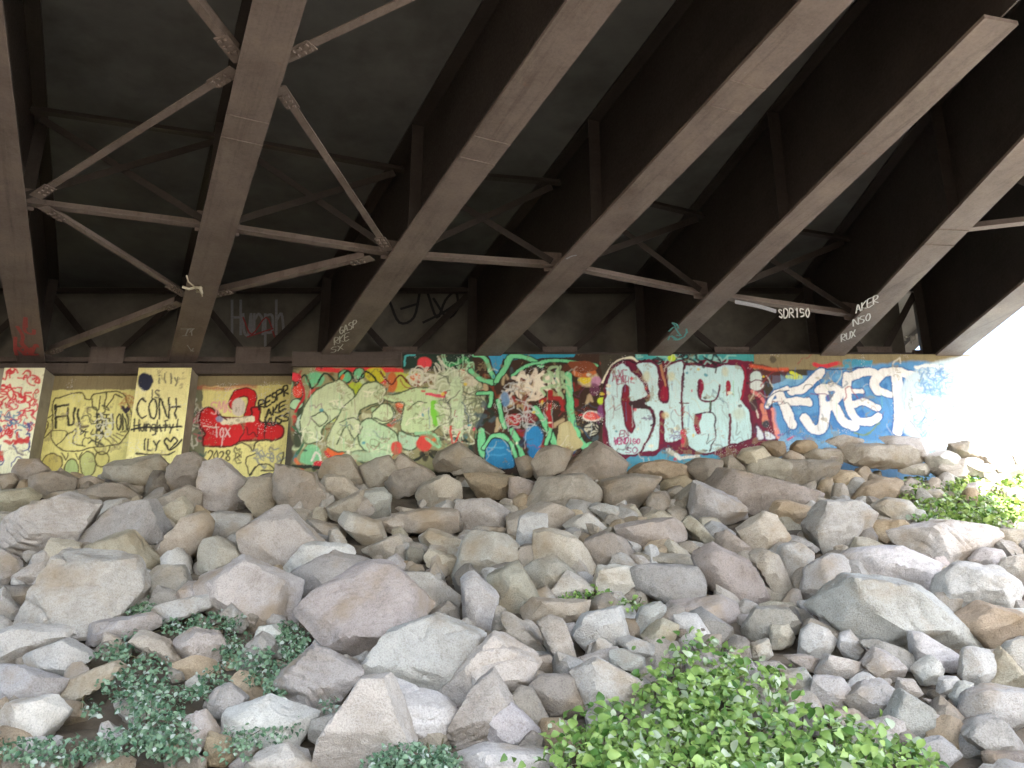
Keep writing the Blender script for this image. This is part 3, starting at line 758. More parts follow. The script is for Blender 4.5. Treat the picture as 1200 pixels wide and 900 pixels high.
for k in range(26): p.stroke([(r_.uniform(358,500), r_.uniform(450,525)) for _ in range(1)] * 1 + [(r_.uniform(358,500), r_.uniform(450,525))], 1.0, (214,226,190), op=0.25)
p.stroke([(492,450),(505,440),(520,443),(535,436)], 3, (226,226,206)); p.fill([(505,472),(516,470),(523,480),(516,495),(508,498)], (126,206,70))
p.blob((465,525),(7,8),(220,86,78)); p.blob((497,520),(9,9),(214,74,66)); p.stroke([(488,508),(505,508),(515,518),(513,524),(500,514)], 3.5, (150,206,160))
p.blob((430,535),(30,6),(176,206,170),0.05,0.8)
p.fill([(472,414),(560,414),(565,432),(472,432)], (40,58,48), smooth=False); p.blob((497,425),(8,6),(224,74,80)); p.stroke([(474,429),(476,417),(486,416)], 2.5, (90,190,190))
p.stroke([(515,424),(530,428),(545,420),(552,428)], 4, (50,140,80)); p.scribble((512,416,552,440), 10, 1.6, (170,226,180), r_, 5, 8, .8); p.blob((541,436),(4,4),(214,60,60))
p.scribble((485,432,530,450), 16, 1.8, (214,214,194), r_, 5, 12, .85); p.fill([(512,440),(545,436),(566,446),(570,480),(560,500),(530,508),(516,500)], (178,192,156), soft=.08, op=.85); p.scribble((517,440,568,512), 34, 1.6, (214,222,196), r_, 6, 12, .8); p.scribble((517,440,568,512), 16, 1.5, (104,112,88), r_, 6, 12, .7); p.scribble((520,440,566,505), 14, 1.4, (90,100,80), r_, 5, 12, .8)
p.blob((553,445),(9,8),(206,200,180),0.04,0.8); p.fill([(528,450),(540,445),(543,505),(533,505)], (196,220,180), op=.7); p.stroke([(520,500),(528,504),(540,502),(545,498),(549,501),(553,496)], 1.6, (216,206,196))
p.stroke([(500,462),(520,464)], 4, (222,90,110)); p.stroke([(557,503),(575,504),(588,503),(586,495),(570,478)], 5.5, (226,84,112), smooth=False); p.stroke([(528,500),(529,516),(534,518),(538,505)], 2, (210,80,70))
# dark arrow field with mint strokes
p.fill([(552,413),(702,413),(708,470),(704,545),(560,560),(556,505),(572,470),(560,440)], (60,42,32), smooth=False)
for k in range(110): q_ = (r_.uniform(562,698), r_.uniform(432,545)); p.stroke([q_, (q_[0]+r_.uniform(-5,5), q_[1]+r_.uniform(-9,9)), (q_[0]+r_.uniform(-10,10), q_[1]+r_.uniform(-9,9))], r_.uniform(2,6), r_.choice([(36,28,24),(128,60,40),(92,50,34),(150,40,44),(30,50,40),(180,160,120),(70,90,100),(196,176,140)]), .03, op=.8)
p.fill([(570,413),(676,413),(672,419),(600,421),(585,419)], (50,150,178), smooth=False); p.fill([(572,415),(592,415),(582,440)], (60,150,190), smooth=False)
mint, mo = (120, 208, 152), (24, 40, 32)
def ms(pts, w, sm=True):
    p.stroke(pts, w+2.6, mo, smooth=sm); p.stroke(pts, w, mint, smooth=sm)
ms([(556,416),(566,418),(574,432),(580,448)], 5); ms([(552,434),(562,444),(576,448)], 6); ms([(582,446),(592,430),(600,417),(618,420),(634,428)], 6); ms([(560,462),(576,460),(574,476)], 4, False)
ms([(600,440),(620,428),(650,423),(676,425),(700,428)], 3.4); ms([(583,470),(588,490),(592,500)], 5); ms([(564,505),(564,520),(566,532)], 8, False)
ms([(568,525),(576,513),(588,511),(597,520),(603,535)], 6); p.fill([(568,540),(571,522),(580,514),(592,517),(600,530),(602,548),(570,548)], (40,130,184), outline=(24,30,36), ow=1.6)
p.stroke([(575,525),(590,524)], 2, (70,160,206)); p.stroke([(573,534),(592,532)], 2, (66,150,200))
ms([(627,478),(638,495),(650,520),(660,532)], 7); ms([(666,440),(668,470),(672,500),(684,522),(692,522)], 8); ms([(644,470),(645,500),(640,520)], 4); ms([(600,505),(608,520),(612,535)], 6)
p.scribble((600,438,640,460), 10, 4, (226,214,196), r_, 3, 10, .9); write(p, 'GURN', 606, 440, 48, 17, 4.2, (232,224,206)); p.scribble((640,435,665,465), 8, 3.4, (170,206,160), r_, 4, 12, .8)
p.blob((690,445),(12,9),(206,190,150),0.05); p.blob((686,445),(6,5),(228,206,60)); p.blob((699,447),(6,6),(190,140,170)); p.blob((684,437),(14,5),(196,110,60)); p.fill([(665,425),(690,424),(700,432),(680,438)], (130,70,44))
p.stroke([(645,460),(643,478),(646,500)], 6, (170,40,46)); p.stroke([(634,470),(655,466),(660,480)], 5, (160,44,46)); p.blob((602,492),(9,7),(172,38,46)); p.blob((620,490),(9,6),(120,40,50))
p.blob((625,512),(11,14),(40,130,190),.04); p.blob((627,530),(8,9),(36,120,180),.04); p.blob((613,520),(5,5),(40,40,60)); p.blob((665,528),(10,5),(50,100,170),.04)
p.fill([(655,500),(668,494),(676,510),(684,520),(670,530),(654,525)], (190,180,136)); p.blob((662,510),(6,14),(196,190,150),.04,.8)
p.scribble((592,455,630,498), 16, 1.4, (196,204,206), r_, 6, 9, .7); p.blob((592,468),(5,9),(90,140,190),.03,.8)
p.blob((694,488),(10,6),(226,100,92),outline=(240,226,216),ow=1.6); p.blob((693,503),(10,8),(196,196,180),outline=(30,30,30),ow=2); p.scribble((683,495,705,515), 8, 1.8, (30,30,34), r_, 4, 7); p.blob((706,470),(6,5),(190,214,60)); p.blob((706,482),(6,8),(130,70,130),.03,.8); p.blob((697,456),(6,8),(110,60,90),.03,.8)
p.fill([(540,407),(605,405),(606,411),(541,413)], (222,216,176), smooth=False)
# CHER
p.fill([(708,440),(722,422),(745,419),(880,420),(884,445),(905,470),(912,520),(905,548),(800,560),(735,545),(706,530)], (110,30,56), smooth=False)
for k in range(40): p.blob((r_.uniform(705,910), r_.uniform(420,548)), (r_.uniform(2,7), r_.uniform(2,6)), r_.choice([(60,24,36),(40,36,44),(130,40,60),(70,90,110)]), .03, .6)
p.fill([(735,538),(770,528),(800,532),(842,535),(838,560),(730,560)], (76,150,180)); p.stroke([(783,528),(796,536)], 6, (214,220,216)); p.stroke([(800,536),(818,534)], 3.5, (222,220,214))
p.fill([(744,413),(884,413),(884,424),(860,421),(800,423),(746,421)], (70,160,160), smooth=False); p.scribble((750,413,880,424), 14, 2, (150,206,196), r_, 4, 9, .8); p.scribble((770,414,850,428), 14, 2.6, (34,32,36), r_, 4, 9, .9)
p.blob((787,419),(5,4),(190,220,60))
p.tile = 3
lb, mr = (196, 226, 252), (92, 22, 56)
p.stroke([(600,270),(625,210),(680,140),(740,115),(800,110),(830,130)], 16, (240,228,206)); p.stroke([(608,300),(640,200),(690,140),(760,125),(820,140),(880,120)], 12, (40,24,34))
p.fill([(625,300),(640,220),(680,160),(730,140),(770,165),(800,200),(850,250),(880,300),(890,362),(780,395),(765,310),(742,288),(728,360),(735,480),(760,580),(790,602),(806,560),(792,480),(810,440),(880,435),(920,470),(930,550),(900,640),(850,730),(780,755),(700,740),(640,680),(615,560),(605,420)], lb, outline=mr, ow=15)
p.fill([(815,150),(870,135),(940,145),(968,190),(974,380),(1030,385),(1017,200),(1040,150),(1130,140),(1136,300),(1136,622),(1010,665),(1000,490),(976,485),(970,720),(860,750),(850,730),(900,640),(938,540),(925,460),(872,412),(905,370),(890,290),(850,220)], lb, outline=mr, ow=14)
p.fill([(740,295),(765,310),(775,395),(800,420),(790,470),(802,560),(785,600),(750,540),(730,420)], (128,30,50)); p.fill([(775,400),(890,375),(905,395),(870,410),(915,440),(800,440)], (58,40,46)); p.fill([(985,305),(1018,300),(1028,380),(985,388)], (150,30,58))
p.stroke([(985,490),(988,680)], 24, (120,24,54)); p.stroke([(850,745),(960,725),(1000,690),(1136,648)], 24, (104,20,56)); p.stroke([(930,480),(935,540),(915,555)], 12, (50,30,44))
write(p, 'AXE', 660, 190, 100, 70, 6, (150,40,90)); write(p, 'EMIL', 690, 230, 120, 45, 5, (160,50,90)); write(p, 'ZEN', 680, 590, 80, 40, 6, (140,40,90)); write(p, 'WENDIGO', 672, 640, 170, 38, 8, (170,40,110)); write(p, 'SO', 750, 700, 80, 35, 6, (140,40,110))
p.scribble((1040,590,1120,640), 5, 6, (120,110,160), r_, 4, 26); p.blob((885,235),(26,36),(206,206,170),.05,.7); p.blob((1050,235),(28,30),(210,210,170),.05,.7); p.blob((1010,490),(24,20),(216,200,150),.05,.7); p.stroke([(980,160),(1000,240),(1010,290)], 16, (206,150,110), op=.8)
p.scribble((860,470,905,520), 4, 6, (120,120,150), r_, 4, 18)
p.tile = 4
p.fill([(12,180),(50,155),(200,165),(290,150),(380,160),(408,220),(405,300),(388,385),(440,450),(452,520),(462,580),(450,640),(380,670),(330,680),(300,695),(180,740),(100,735),(40,700),(22,640),(5,590),(-6,400)], (192,226,252), outline=mr, ow=15)
p.fill([(100,255),(130,260),(136,310),(120,380),(105,340)], (140,34,66)); p.stroke([(106,260),(104,330),(126,388),(205,394),(236,340),(246,290)], 13, mr); p.stroke([(182,400),(184,470)], 14, (70,40,60)); p.stroke([(218,165),(216,210)], 9, (60,40,50))
p.fill([(82,490),(132,482),(112,540),(122,600),(100,614),(76,560)], (140,30,70)); p.stroke([(85,486),(200,474),(216,560),(212,650),(176,722)], 9, (60,30,54)); p.fill([(286,265),(312,265),(316,320),(290,362)], (150,36,60)); p.stroke([(312,480),(310,600),(308,690)], 16, (100,30,56))
p.stroke([(-20,405),(40,405)], 9, mr); p.fill([(-10,590),(22,590),(10,680),(-10,690)], (190,50,80)); p.blob((280,200),(22,30),(206,210,180),.05,.7); p.blob((370,480),(40,40),(190,200,180),.08,.6); p.stroke([(5,150),(10,300)], 8, (60,40,60))
p.stroke([(385,385),(405,300),(412,200),(395,160)], 16, (150,30,60)); p.blob((482,235),(44,44),(196,216,214),outline=mr,ow=8); p.blob((490,292),(48,38),(206,216,216),outline=mr,ow=7)
p.fill([(430,150),(560,160),(640,200),(700,180),(690,240),(600,280),(540,260),(520,200)], (90,44,44), op=.8); p.stroke([(450,160),(560,180),(690,185)], 22, (206,90,60), soft=.04)
p.stroke([(460,330),(510,360),(540,400)], 24, (206,120,120)); p.stroke([(470,330),(450,390),(480,440),(500,500)], 8, (214,206,196)); p.stroke([(530,430),(540,480),(545,540)], 40, (206,130,110)); p.blob((470,420),(26,40),(60,50,54),.03,.8); p.stroke([(600,450),(610,540),(625,630)], 34, (220,140,130)); p.fill([(490,560),(520,590),(530,640),(490,645)], (214,222,232), outline=(90,60,110), ow=6); p.fill([(540,590),(590,610),(610,645),(545,645)], (214,222,232), outline=(90,60,110), ow=6); p.blob((545,545),(24,24),(60,60,70)); p.stroke([(630,620),(720,590),(800,640)], 18, (130,110,170)); p.stroke([(690,650),(760,615),(850,640)], 12, (206,90,130))
p.stroke([(720,205),(775,235),(690,235)], 26, (206,214,60)); p.stroke([(870,150),(930,165),(1030,145)], 30, (206,60,70)); p.fill([(1050,120),(1130,120),(1250,125),(1250,180),(1060,180)], (70,150,180), smooth=False)
# FRET
fb, wh = (46, 104, 168), (240, 244, 248)
p.fill([(640,300),(760,290),(860,200),(1000,180),(1700,150),(1700,520),(1640,640),(1000,650),(820,640),(640,590),(600,430),(560,420)], (88,146,198), soft=.06)
p.mottle((56,110,170), 3.0, .5, 21, .6, (640,190,1600,640)); p.mottle((120,180,214), 4.0, .62, 22, .5, (640,190,1600,640))
def fs(pts, w, sm=True):
    p.stroke(pts, w+16, (48,98,160), smooth=sm); 
def fw(pts, w, sm=True): p.stroke(pts, w, wh, smooth=sm, soft=.02)
F_ = [([(560,430),(600,340),(690,305)],26),([(640,345),(680,450),(720,545)],68),([(690,400),(760,395),(830,400)],58),([(720,330),(800,310),(860,250),(915,200)],56),
      ([(925,320),(940,450),(920,560),(860,580),(810,510)],66),([(900,320),(1000,300),(1030,350),(970,430)],58),([(1010,440),(1060,530),(1130,560)],62),
      ([(1100,235),(1180,205),(1260,205)],58),([(1085,230),(1080,330),(1100,430),(1150,520),(1240,530),(1290,500)],56),([(1090,330),(1180,330)],34),([(1100,420),(1200,400),(1280,440)],50),
      ([(1290,330),(1265,280),(1310,215),(1400,200),(1480,215),(1560,240)],62),([(1410,230),(1425,400),(1420,590)],66),([(1290,320),(1370,350)],46),([(1500,240),(1540,300),(1530,340)],58)]
for a, w in F_: fs(a, w)
for a, w in F_: fw(a, w)
p.blob((1340,295),(16,24),(60,120,180)); p.blob((1160,365),(22,20),(60,120,180)); p.blob((1180,480),(24,26),(60,120,190)); p.blob((958,375),(20,26),(70,120,180)); p.stroke([(560,370),(620,330),(700,320)], 7, (50,70,110)); p.stroke([(575,410),(615,385)], 18, wh)
p.stroke([(1130,600),(1200,620),(1260,580),(1300,540)], 10, (120,150,110)); p.stroke([(900,170),(1000,190),(1200,170)], 8, (40,60,110))
p.tile = 5
p.fill([(472, 150), (1900, 142), (1900, 900), (452, 700)], (196, 214, 224), soft=.06); p.stroke([(415,175),(520,160),(640,170),(760,160)], 22, (226,240,246)); p.scribble((430,180,900,620), 60, 7, (126,176,206), r_, 5, 40, .7); p.scribble((460,190,640,360), 26, 8, (110,150,196), r_, 5, 34, .7); p.scribble((800,180,1700,700), 40, 8, (196,190,170), r_, 5, 46, .6)  # pale wall end: washed-out glare is put into the paint
p.stroke([(500,520),(560,420),(660,400),(770,440),(850,520)], 36, (240,244,246)); p.stroke([(620,660),(600,540),(640,450),(720,450),(770,520),(780,650)], 8, (150,170,190)); p.fill([(470,620),(560,600),(600,700),(480,740)], (170,216,222), soft=.12, op=.6); p.blob((1110,650),(60,40),(110,206,180),.1,.8); p.stroke([(1200,500),(1300,420),(1420,520),(1500,440)], 26, (110,160,200)); p.stroke([(1250,600),(1400,560),(1600,620)], 30, (190,120,150), op=.6)
for a, w in (([(430,640),(400,660)],10),): p.stroke(a, w, (90,150,190))
p.tile = None
for k in range(120):
    x, y = r_.uniform(345, 1080), r_.uniform(425, 540); c_ = r_.choice([(40,40,44),(226,222,206),(60,60,70),(190,206,190),(150,50,60),(206,206,196),(60,90,120),(120,60,110)])
    st = [(x, y)]
    for q_ in range(r_.randint(3, 6)): st.append((st[-1][0] + r_.uniform(-2, 7), st[-1][1] + r_.uniform(-7, 7)))
    p.stroke(st, r_.uniform(0.7, 1.7), c_, op=r_.uniform(.35, .8))
for k in range(70):
    x, y = r_.uniform(345, 1060), r_.uniform(430, 520); p.stroke([(x, y), (x + r_.uniform(-.6, .6), y + r_.uniform(8, 26))], r_.uniform(.6, 1.1), r_.choice([(40,40,40),(206,222,226),(110,30,50),(120,200,150),(70,120,170)]), op=.55)
for k in range(60): p.blob((r_.uniform(345, 900), r_.uniform(425, 540)), (r_.uniform(1, 3), r_.uniform(1, 2.4)), r_.choice([(226,200,70),(206,60,70),(236,230,210),(60,150,170),(40,40,44)]), .02, .8)
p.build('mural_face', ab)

# -- concrete bodies behind the painted faces (front faces 4 mm behind the paint)
E4 = 0.004
MB().box((X_L, REC_Y + E4, BOT), (X_M0 + 0.02, WALL_Y + 1.6, LOW_Z - E4)).build('wall_body', CONCRETE, ab)
MB().box((X_L, WALL_Y + E4, BOT), (X_A1 - E4, REC_Y + 0.1, LOW_Z - 2*E4)).build('pilaster', CONCRETE, ab)
MB().box((X_B0 + E4, WALL_Y + E4, BOT), (X_B1 - E4, REC_Y + 0.1, LOW_Z - 2*E4)).build('pilaster', CONCRETE, ab)
MB().box((X_M0 + E4, WALL_Y + E4, BOT), (X_M1 - E4, WALL_Y + 1.58, TOP_Z - E4)).build('wall_body', CONCRETE, ab)
X_CH = at_y(1108, 420, WALL_Y + 0.3).x
MB().box((X_L, BACK_Y, LOW_Z - 0.1), (X_CH - 0.4, BACK_Y + 0.55, DECK_Z - 0.01)).build('back_wall', DARKC, ab)
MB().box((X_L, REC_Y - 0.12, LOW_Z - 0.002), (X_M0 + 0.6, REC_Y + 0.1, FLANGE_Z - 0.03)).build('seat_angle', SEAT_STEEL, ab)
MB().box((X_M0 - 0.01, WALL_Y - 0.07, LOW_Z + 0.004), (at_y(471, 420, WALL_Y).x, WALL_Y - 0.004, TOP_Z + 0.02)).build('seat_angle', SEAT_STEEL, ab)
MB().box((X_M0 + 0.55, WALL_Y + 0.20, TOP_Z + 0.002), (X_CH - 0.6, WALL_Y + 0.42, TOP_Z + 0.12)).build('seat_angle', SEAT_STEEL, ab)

# ------------------------------------------------------------------ small painted tags on steel and back wall
def ribbon(name, strokes, width, off, frame, mat, parent):
    """strokes in pixels; frame(px,py) gives the 3D point on the surface, off is the outward offset"""
    mb = MB(); lift = 0.0
    for st in strokes:
        p2 = catmull(st, 4) if len(st) > 2 else np.array(st, float)
        pts = [frame(*q) for q in p2]
        for a, b in zip(pts[:-1], pts[1:]):
            d = b - a
            if d.length < 1e-4: continue
            s = d.normalized().cross(off.normalized()) * width / 2
            e = d.normalized() * width * 0.3; o = off * (1 + lift); lift += 0.02
            mb.add([a - e - s + o, b + e - s + o, b + e + s + o, a - e + s + o], [(0, 1, 2, 3)])
    o = mb.build(name, mat, parent); o['kind'] = 'stuff'; return o
fl = lambda x, y: at_z(x, y, FLANGE_Z)
bkw = lambda x, y: at_y(x, y, BACK_Y)
DN, FR = Vector((0, 0, -0.003)), Vector((0, -0.003, 0))
def T(*a, **k): return text_strokes(*a, **k)
ribbon('painted_tag', T('Hunph', 272, 352, 62, 40), 0.05, FR, bkw, GREY_P, ab)
ribbon('painted_tag', [[(285,372),(295,392),(312,372),(322,395)], [(290,395),(320,385)]], 0.03, FR * 1.5, bkw, RED_P, ab)
ribbon('painted_tag', [[(456,352),(468,378),(485,372),(492,342)], [(470,362),(490,356)], [(500,340),(512,372),(522,352),(534,342),(536,362),(524,372),(508,350)], [(496,378),(520,366),(540,352)]], 0.05, FR, bkw, BLACK_P, ab)
rr = random.Random(5)
def scr(x, y, w, h, n, sl=0.0):
    out = []
    for _ in range(n):
        a, b = x + rr.uniform(0, w), y + rr.uniform(0, h); st = [(a, b)]
        for _ in range(4): a += rr.uniform(-w*.3, w*.4); b += rr.uniform(-h*.35, h*.35); st.append((min(max(a, x), x+w), min(max(b, y), y+h)))
        out.append(st)
    return out
ribbon('painted_tag', T('GASP', 398, 384, 20, 8, -0.5) + T('RKE', 392, 396, 17, 8, -0.4) + T('SX', 388, 407, 14, 6, -0.3), 0.02, DN, fl, WHITE_P, GIR['C'].obj)
ribbon('painted_tag', scr(207, 385, 20, 26, 6), 0.02, DN, fl, GREY_P, GIR['B'].obj)
ribbon('painted_tag', scr(783, 378, 22, 20, 6), 0.03, DN, fl, TEAL_P, GIR['E'].obj)
ribbon('painted_tag', T('AKER', 1003, 358, 26, 9, -0.5) + T('NSO', 1000, 374, 20, 8, -0.4) + T('RUX', 986, 392, 16, 8, -0.4), 0.022, DN, fl, WHITE_P, GIR['F'].obj)
ribbon('painted_tag', [[(664,303),(670,300),(675,299)]], 0.03, DN, fl, GREY_P, GIR['D'].obj)
ribbon('painted_tag', scr(18, 370, 26, 45, 7), 0.06, DN, fl, RED_P, GIR['A'].obj)

sa, sb = Vector((gx('E', row2['E']), row2['E'], 0)), Vector((gx('F', row2['F']), row2['F'], 0))
sn = (sb - sa).normalized().cross(Vector((0, 0, 1))); sn = sn if sn.y < 0 else -sn
def on_strut(x, y):
    d = ray(x, y); return EYE + d*((sa - EYE).dot(sn)/d.dot(sn))
ribbon('painted_tag', [[(860,356),(885,361),(905,367)]], 0.07, sn*0.075, on_strut, GREY_P, EF_FRAME)
ribbon('painted_tag', T('SDR150', 909, 365, 30, 10, 0.12), 0.022, sn*0.08, on_strut, WHITE_P, EF_FRAME)
ribbon('painted_tag', T('rp', 1061, 391, 12, 8), 0.03, FR, lambda x, y: at_y(x, y, BACK_Y - 0.42), WHITE_P, FG_END)

# rope knot round girder B
rk = empty('rope_knot', at_z(228, 333, FLANGE_Z))
tag(rk, 'pale rope knot tied round the flange of a brown girder', 'rope')
def tube(pts, r, n=6):
    mb = MB(); P_ = [Vector(q) for q in pts]; rings = []
    for i, q in enumerate(P_):
        d = (P_[min(i+1, len(P_)-1)] - P_[max(i-1, 0)]).normalized(); a = d.orthogonal().normalized(); b = d.cross(a)
        rad = r[i] if isinstance(r, (list, tuple)) else r
        rings.append([q + (a*math.cos(t) + b*math.sin(t))*rad for t in [2*math.pi*k/n for k in range(n)]])
    v = [x for g in rings for x in g]; f = []
    for i in range(len(P_)-1):
        for k in range(n): f.append((i*n+k, i*n+(k+1)%n, (i+1)*n+(k+1)%n, (i+1)*n+k))
    f.append(tuple(range(n-1, -1, -1))); f.append(tuple(range((len(P_)-1)*n, len(P_)*n)))
    return mb.add(v, f)
dnv = Vector((0, 0, -0.03))
tube([fl(214, 334) + dnv, fl(222, 336) + dnv*1.3, fl(230, 334) + dnv*1.2, fl(237, 336) + dnv], 0.022).build('loop', ROPE, rk, smooth=True)
tube([fl(230, 334) + dnv*1.6, fl(235, 331) + dnv*2.6, fl(237, 337) + dnv*3, fl(231, 337) + dnv*2], 0.028).build('knot', ROPE, rk, smooth=True)
tube([fl(219, 321) + dnv, fl(221, 328) + dnv, fl(228, 333) + dnv*1.4], 0.012).build('tail', ROPE, rk, smooth=True)
tube([fl(236, 336) + dnv*1.5, fl(238, 340) + dnv*3.5], 0.012).build('tail', ROPE, rk, smooth=True)

# ------------------------------------------------------------------ rocks
def ico(sub):
    import bmesh
    bm = bmesh.new(); bmesh.ops.create_icosphere(bm, subdivisions=sub, radius=1.0)
    v = np.array([x.co[:] for x in bm.verts]); f = np.array([[q.index for q in x.verts] for x in bm.faces]); bm.free()
    return v / np.linalg.norm(v, axis=1)[:, None], f
ICO = {s: ico(s) for s in (2, 3, 4, 5)}
def vnoise3(p, seed):
    i = np.floor(p).astype(np.int64); f = p - i; f = f*f*(3-2*f)
    def h(a, b, c):
        n = (a*374761393 + b*668265263 + c*2147483647 + seed*974711) & 0x7fffffff
        n = ((n ^ (n >> 13))*1274126177) & 0x7fffffff
        return ((n ^ (n >> 16)) & 0xffff)/65535.0
    x, y, z = i.T; u, v, w = f.T
    def lerp(a, b, t): return a*(1-t)+b*t
    c = [lerp(h(x, y+b, z+d), h(x+1, y+b, z+d), u) for b in (0, 1) for d in (0, 1)]
    return lerp(lerp(c[0], c[2], v), lerp(c[1], c[3], v), w)*2-1
def hull2(pts):
    pts = sorted(map(tuple, pts))
    def half(ps):
        h = []
        for p in ps:
            while len(h) > 1 and (h[-1][0]-h[-2][0])*(p[1]-h[-2][1]) - (h[-1][1]-h[-2][1])*(p[0]-h[-2][0]) <= 0: h.pop()
            h.append(p)
        return h
    return np.array(half(pts)[:-1] + half(pts[::-1])[:-1])
def rock_points(poly, thick, seed, sub, sharp=170.0):
    """poly: convex outline (m, local right/up); thick: half depth. Returns points, faces in (right, up, towards viewer)."""
    r = np.random.default_rng(seed)
    D, F = ICO[sub]
    n, off = [], []
    keep = int(r.integers(5, 8))                                    # few, long sides
    full = poly
    while len(poly) > keep:
        a_, b_ = np.roll(poly, 1, 0), np.roll(poly, -1, 0)
        ar = np.abs((poly[:, 0]-a_[:, 0])*(b_[:, 1]-a_[:, 1]) - (poly[:, 1]-a_[:, 1])*(b_[:, 0]-a_[:, 0]))
        poly = np.delete(poly, int(ar.argmin()), 0)
    c = (full.min(0) + full.max(0))/2
    ext = np.ptp(poly, axis=0); size = math.sqrt(ext[0]*ext[1])
    for a, b in zip(poly, np.roll(poly, -1, 0)):
        d = b - a; L = np.hypot(*d)
        if L < 1e-6: continue
        nn = np.array([d[1], -d[0]])/L; h = nn @ (a - c)
        if h <= 1e-4: continue
        th = math.radians(r.uniform(-12, 12))                       # the side face itself leans a little
        n.append((nn[0]*math.cos(th), nn[1]*math.cos(th), math.sin(th))); off.append(h*math.cos(th))
        if r.random() < 0.22:                                       # a chamfer towards the viewer on some sides
            th = math.radians(r.uniform(30, 60)); z0 = thick*r.uniform(0.25, 0.6)
            n.append((nn[0]*math.cos(th), nn[1]*math.cos(th), math.sin(th))); off.append(h*math.cos(th) + z0*math.sin(th))
        th = -math.radians(r.uniform(25, 60)); z0 = -thick*r.uniform(0.2, 0.5)
        n.append((nn[0]*math.cos(th), nn[1]*math.cos(th), math.sin(th))); off.append(h*math.cos(th) + z0*math.sin(th))
    # the broad faces seen from the front: an upper one, a lower one, one more askew
    for vx, vy, o_ in ((r.normal(0, .25), r.uniform(.35, 1.1), r.uniform(.62, .85)), (r.normal(0, .35), -r.uniform(.2, .9), r.uniform(.66, .9)), (r.choice((-1, 1))*r.uniform(.4, 1.0), r.normal(0, .3), r.uniform(.7, .9))):
        v = np.array((vx, vy, 1.0)); v /= np.linalg.norm(v)
        n.append(tuple(v)); off.append(thick*o_ + 0.10*abs(v[0])*ext[0] + 0.10*abs(v[1])*ext[1])
    for q_ in range(int(r.integers(1, 4))):                         # corners knocked off
        k_ = poly[r.integers(len(poly))] - c; L_ = np.hypot(*k_)
        v = np.array((k_[0]/L_, k_[1]/L_, r.uniform(0.3, 1.1))); v /= np.linalg.norm(v)
        n.append(tuple(v)); off.append((L_*0.80*np.hypot(v[0], v[1]) + thick*0.55*v[2])*r.uniform(0.86, 1.0))
    n.append((0, 0, -1)); off.append(thick)
    n, off = np.array(n), np.array(off)
    q = np.clip((D @ n.T)/off, 0, None)
    p = r.uniform(0.55, 1.4)*sharp
    m = q.max(1)
    rad = 1.0/(m*np.power(np.power(q/m[:, None], p).sum(1), 1.0/p))
    P = D*rad[:, None]
    lo_, hi_ = P.min(0), P.max(0)                                   # bring the worn outline back to the traced one
    for k in (0, 1):
        pl_, ph_ = (full[:, k]-c[k]).min(), (full[:, k]-c[k]).max(); g = (ph_-pl_)*0.06
        P[:, k] = (P[:, k]-lo_[k])/(hi_[k]-lo_[k])*(ph_-pl_+2*g) + pl_ - g
    s = 1.0/max(size, 0.1); sd = int(seed) % 9973
    ph = r.uniform(0, 50, 3)
    big = vnoise3(P*s*2.0+ph, sd)*0.016 + vnoise3(P*s*4.6+ph, sd+1)*0.016
    # broken ledges along a bedding direction
    bd = r.normal(size=3); bd /= np.linalg.norm(bd)
    t = (P @ bd)*s*r.uniform(5, 9) + vnoise3(P*s*2.4+ph, sd+7)*1.1
    ledge = (np.abs((t % 1.0)-0.5)*2)**4*0.034*r.uniform(0.0, 1.2)
    fine = vnoise3(P*s*10+ph, sd+2)*0.012 + vnoise3(P*s*24+ph, sd+3)*0.007
    P = P + D*(size*(big + fine - ledge))[:, None]
    return P, F, c
def add_mesh(name, V, F, mat, smooth=True, crisp=0):
    me = bpy.data.meshes.new(name)
    me.vertices.add(len(V)); me.vertices.foreach_set('co', np.ascontiguousarray(V, dtype=np.float32).ravel())
    k = F.shape[1]
    me.loops.add(F.size); me.loops.foreach_set('vertex_index', np.ascontiguousarray(F, dtype=np.int32).ravel())
    me.polygons.add(len(F)); me.polygons.foreach_set('loop_start', np.arange(len(F))*k)
    me.polygons.foreach_set('use_smooth', np.full(len(F), smooth))
    me.update(calc_edges=True); me.materials.append(mat)
    if crisp: me.set_sharp_from_angle(angle=math.radians(crisp))
    return me
TONES = {'g': (0.40, 0.378, 0.345), 'b': (0.37, 0.328, 0.275), 'o': (0.39, 0.31, 0.215), 'w': (0.49, 0.47, 0.44), 'p': (0.43, 0.39, 0.35),
         'd': (0.28, 0.248, 0.21), 'y': (0.435, 0.39, 0.31)}
TWORD = {'g': 'grey', 'b': 'brownish grey', 'o': 'ochre', 'w': 'pale grey', 'p': 'pinkish', 'd': 'dark brown', 'y': 'sandy'}
OFF = {'A': (0, 510), 'B': (240, 510), 'C': (480, 510), 'D': (720, 510), 'E': (960, 510), 'F': (0, 700), 'G': (240, 700), 'H': (480, 700), 'I': (720, 700), 'J': (960, 700)}
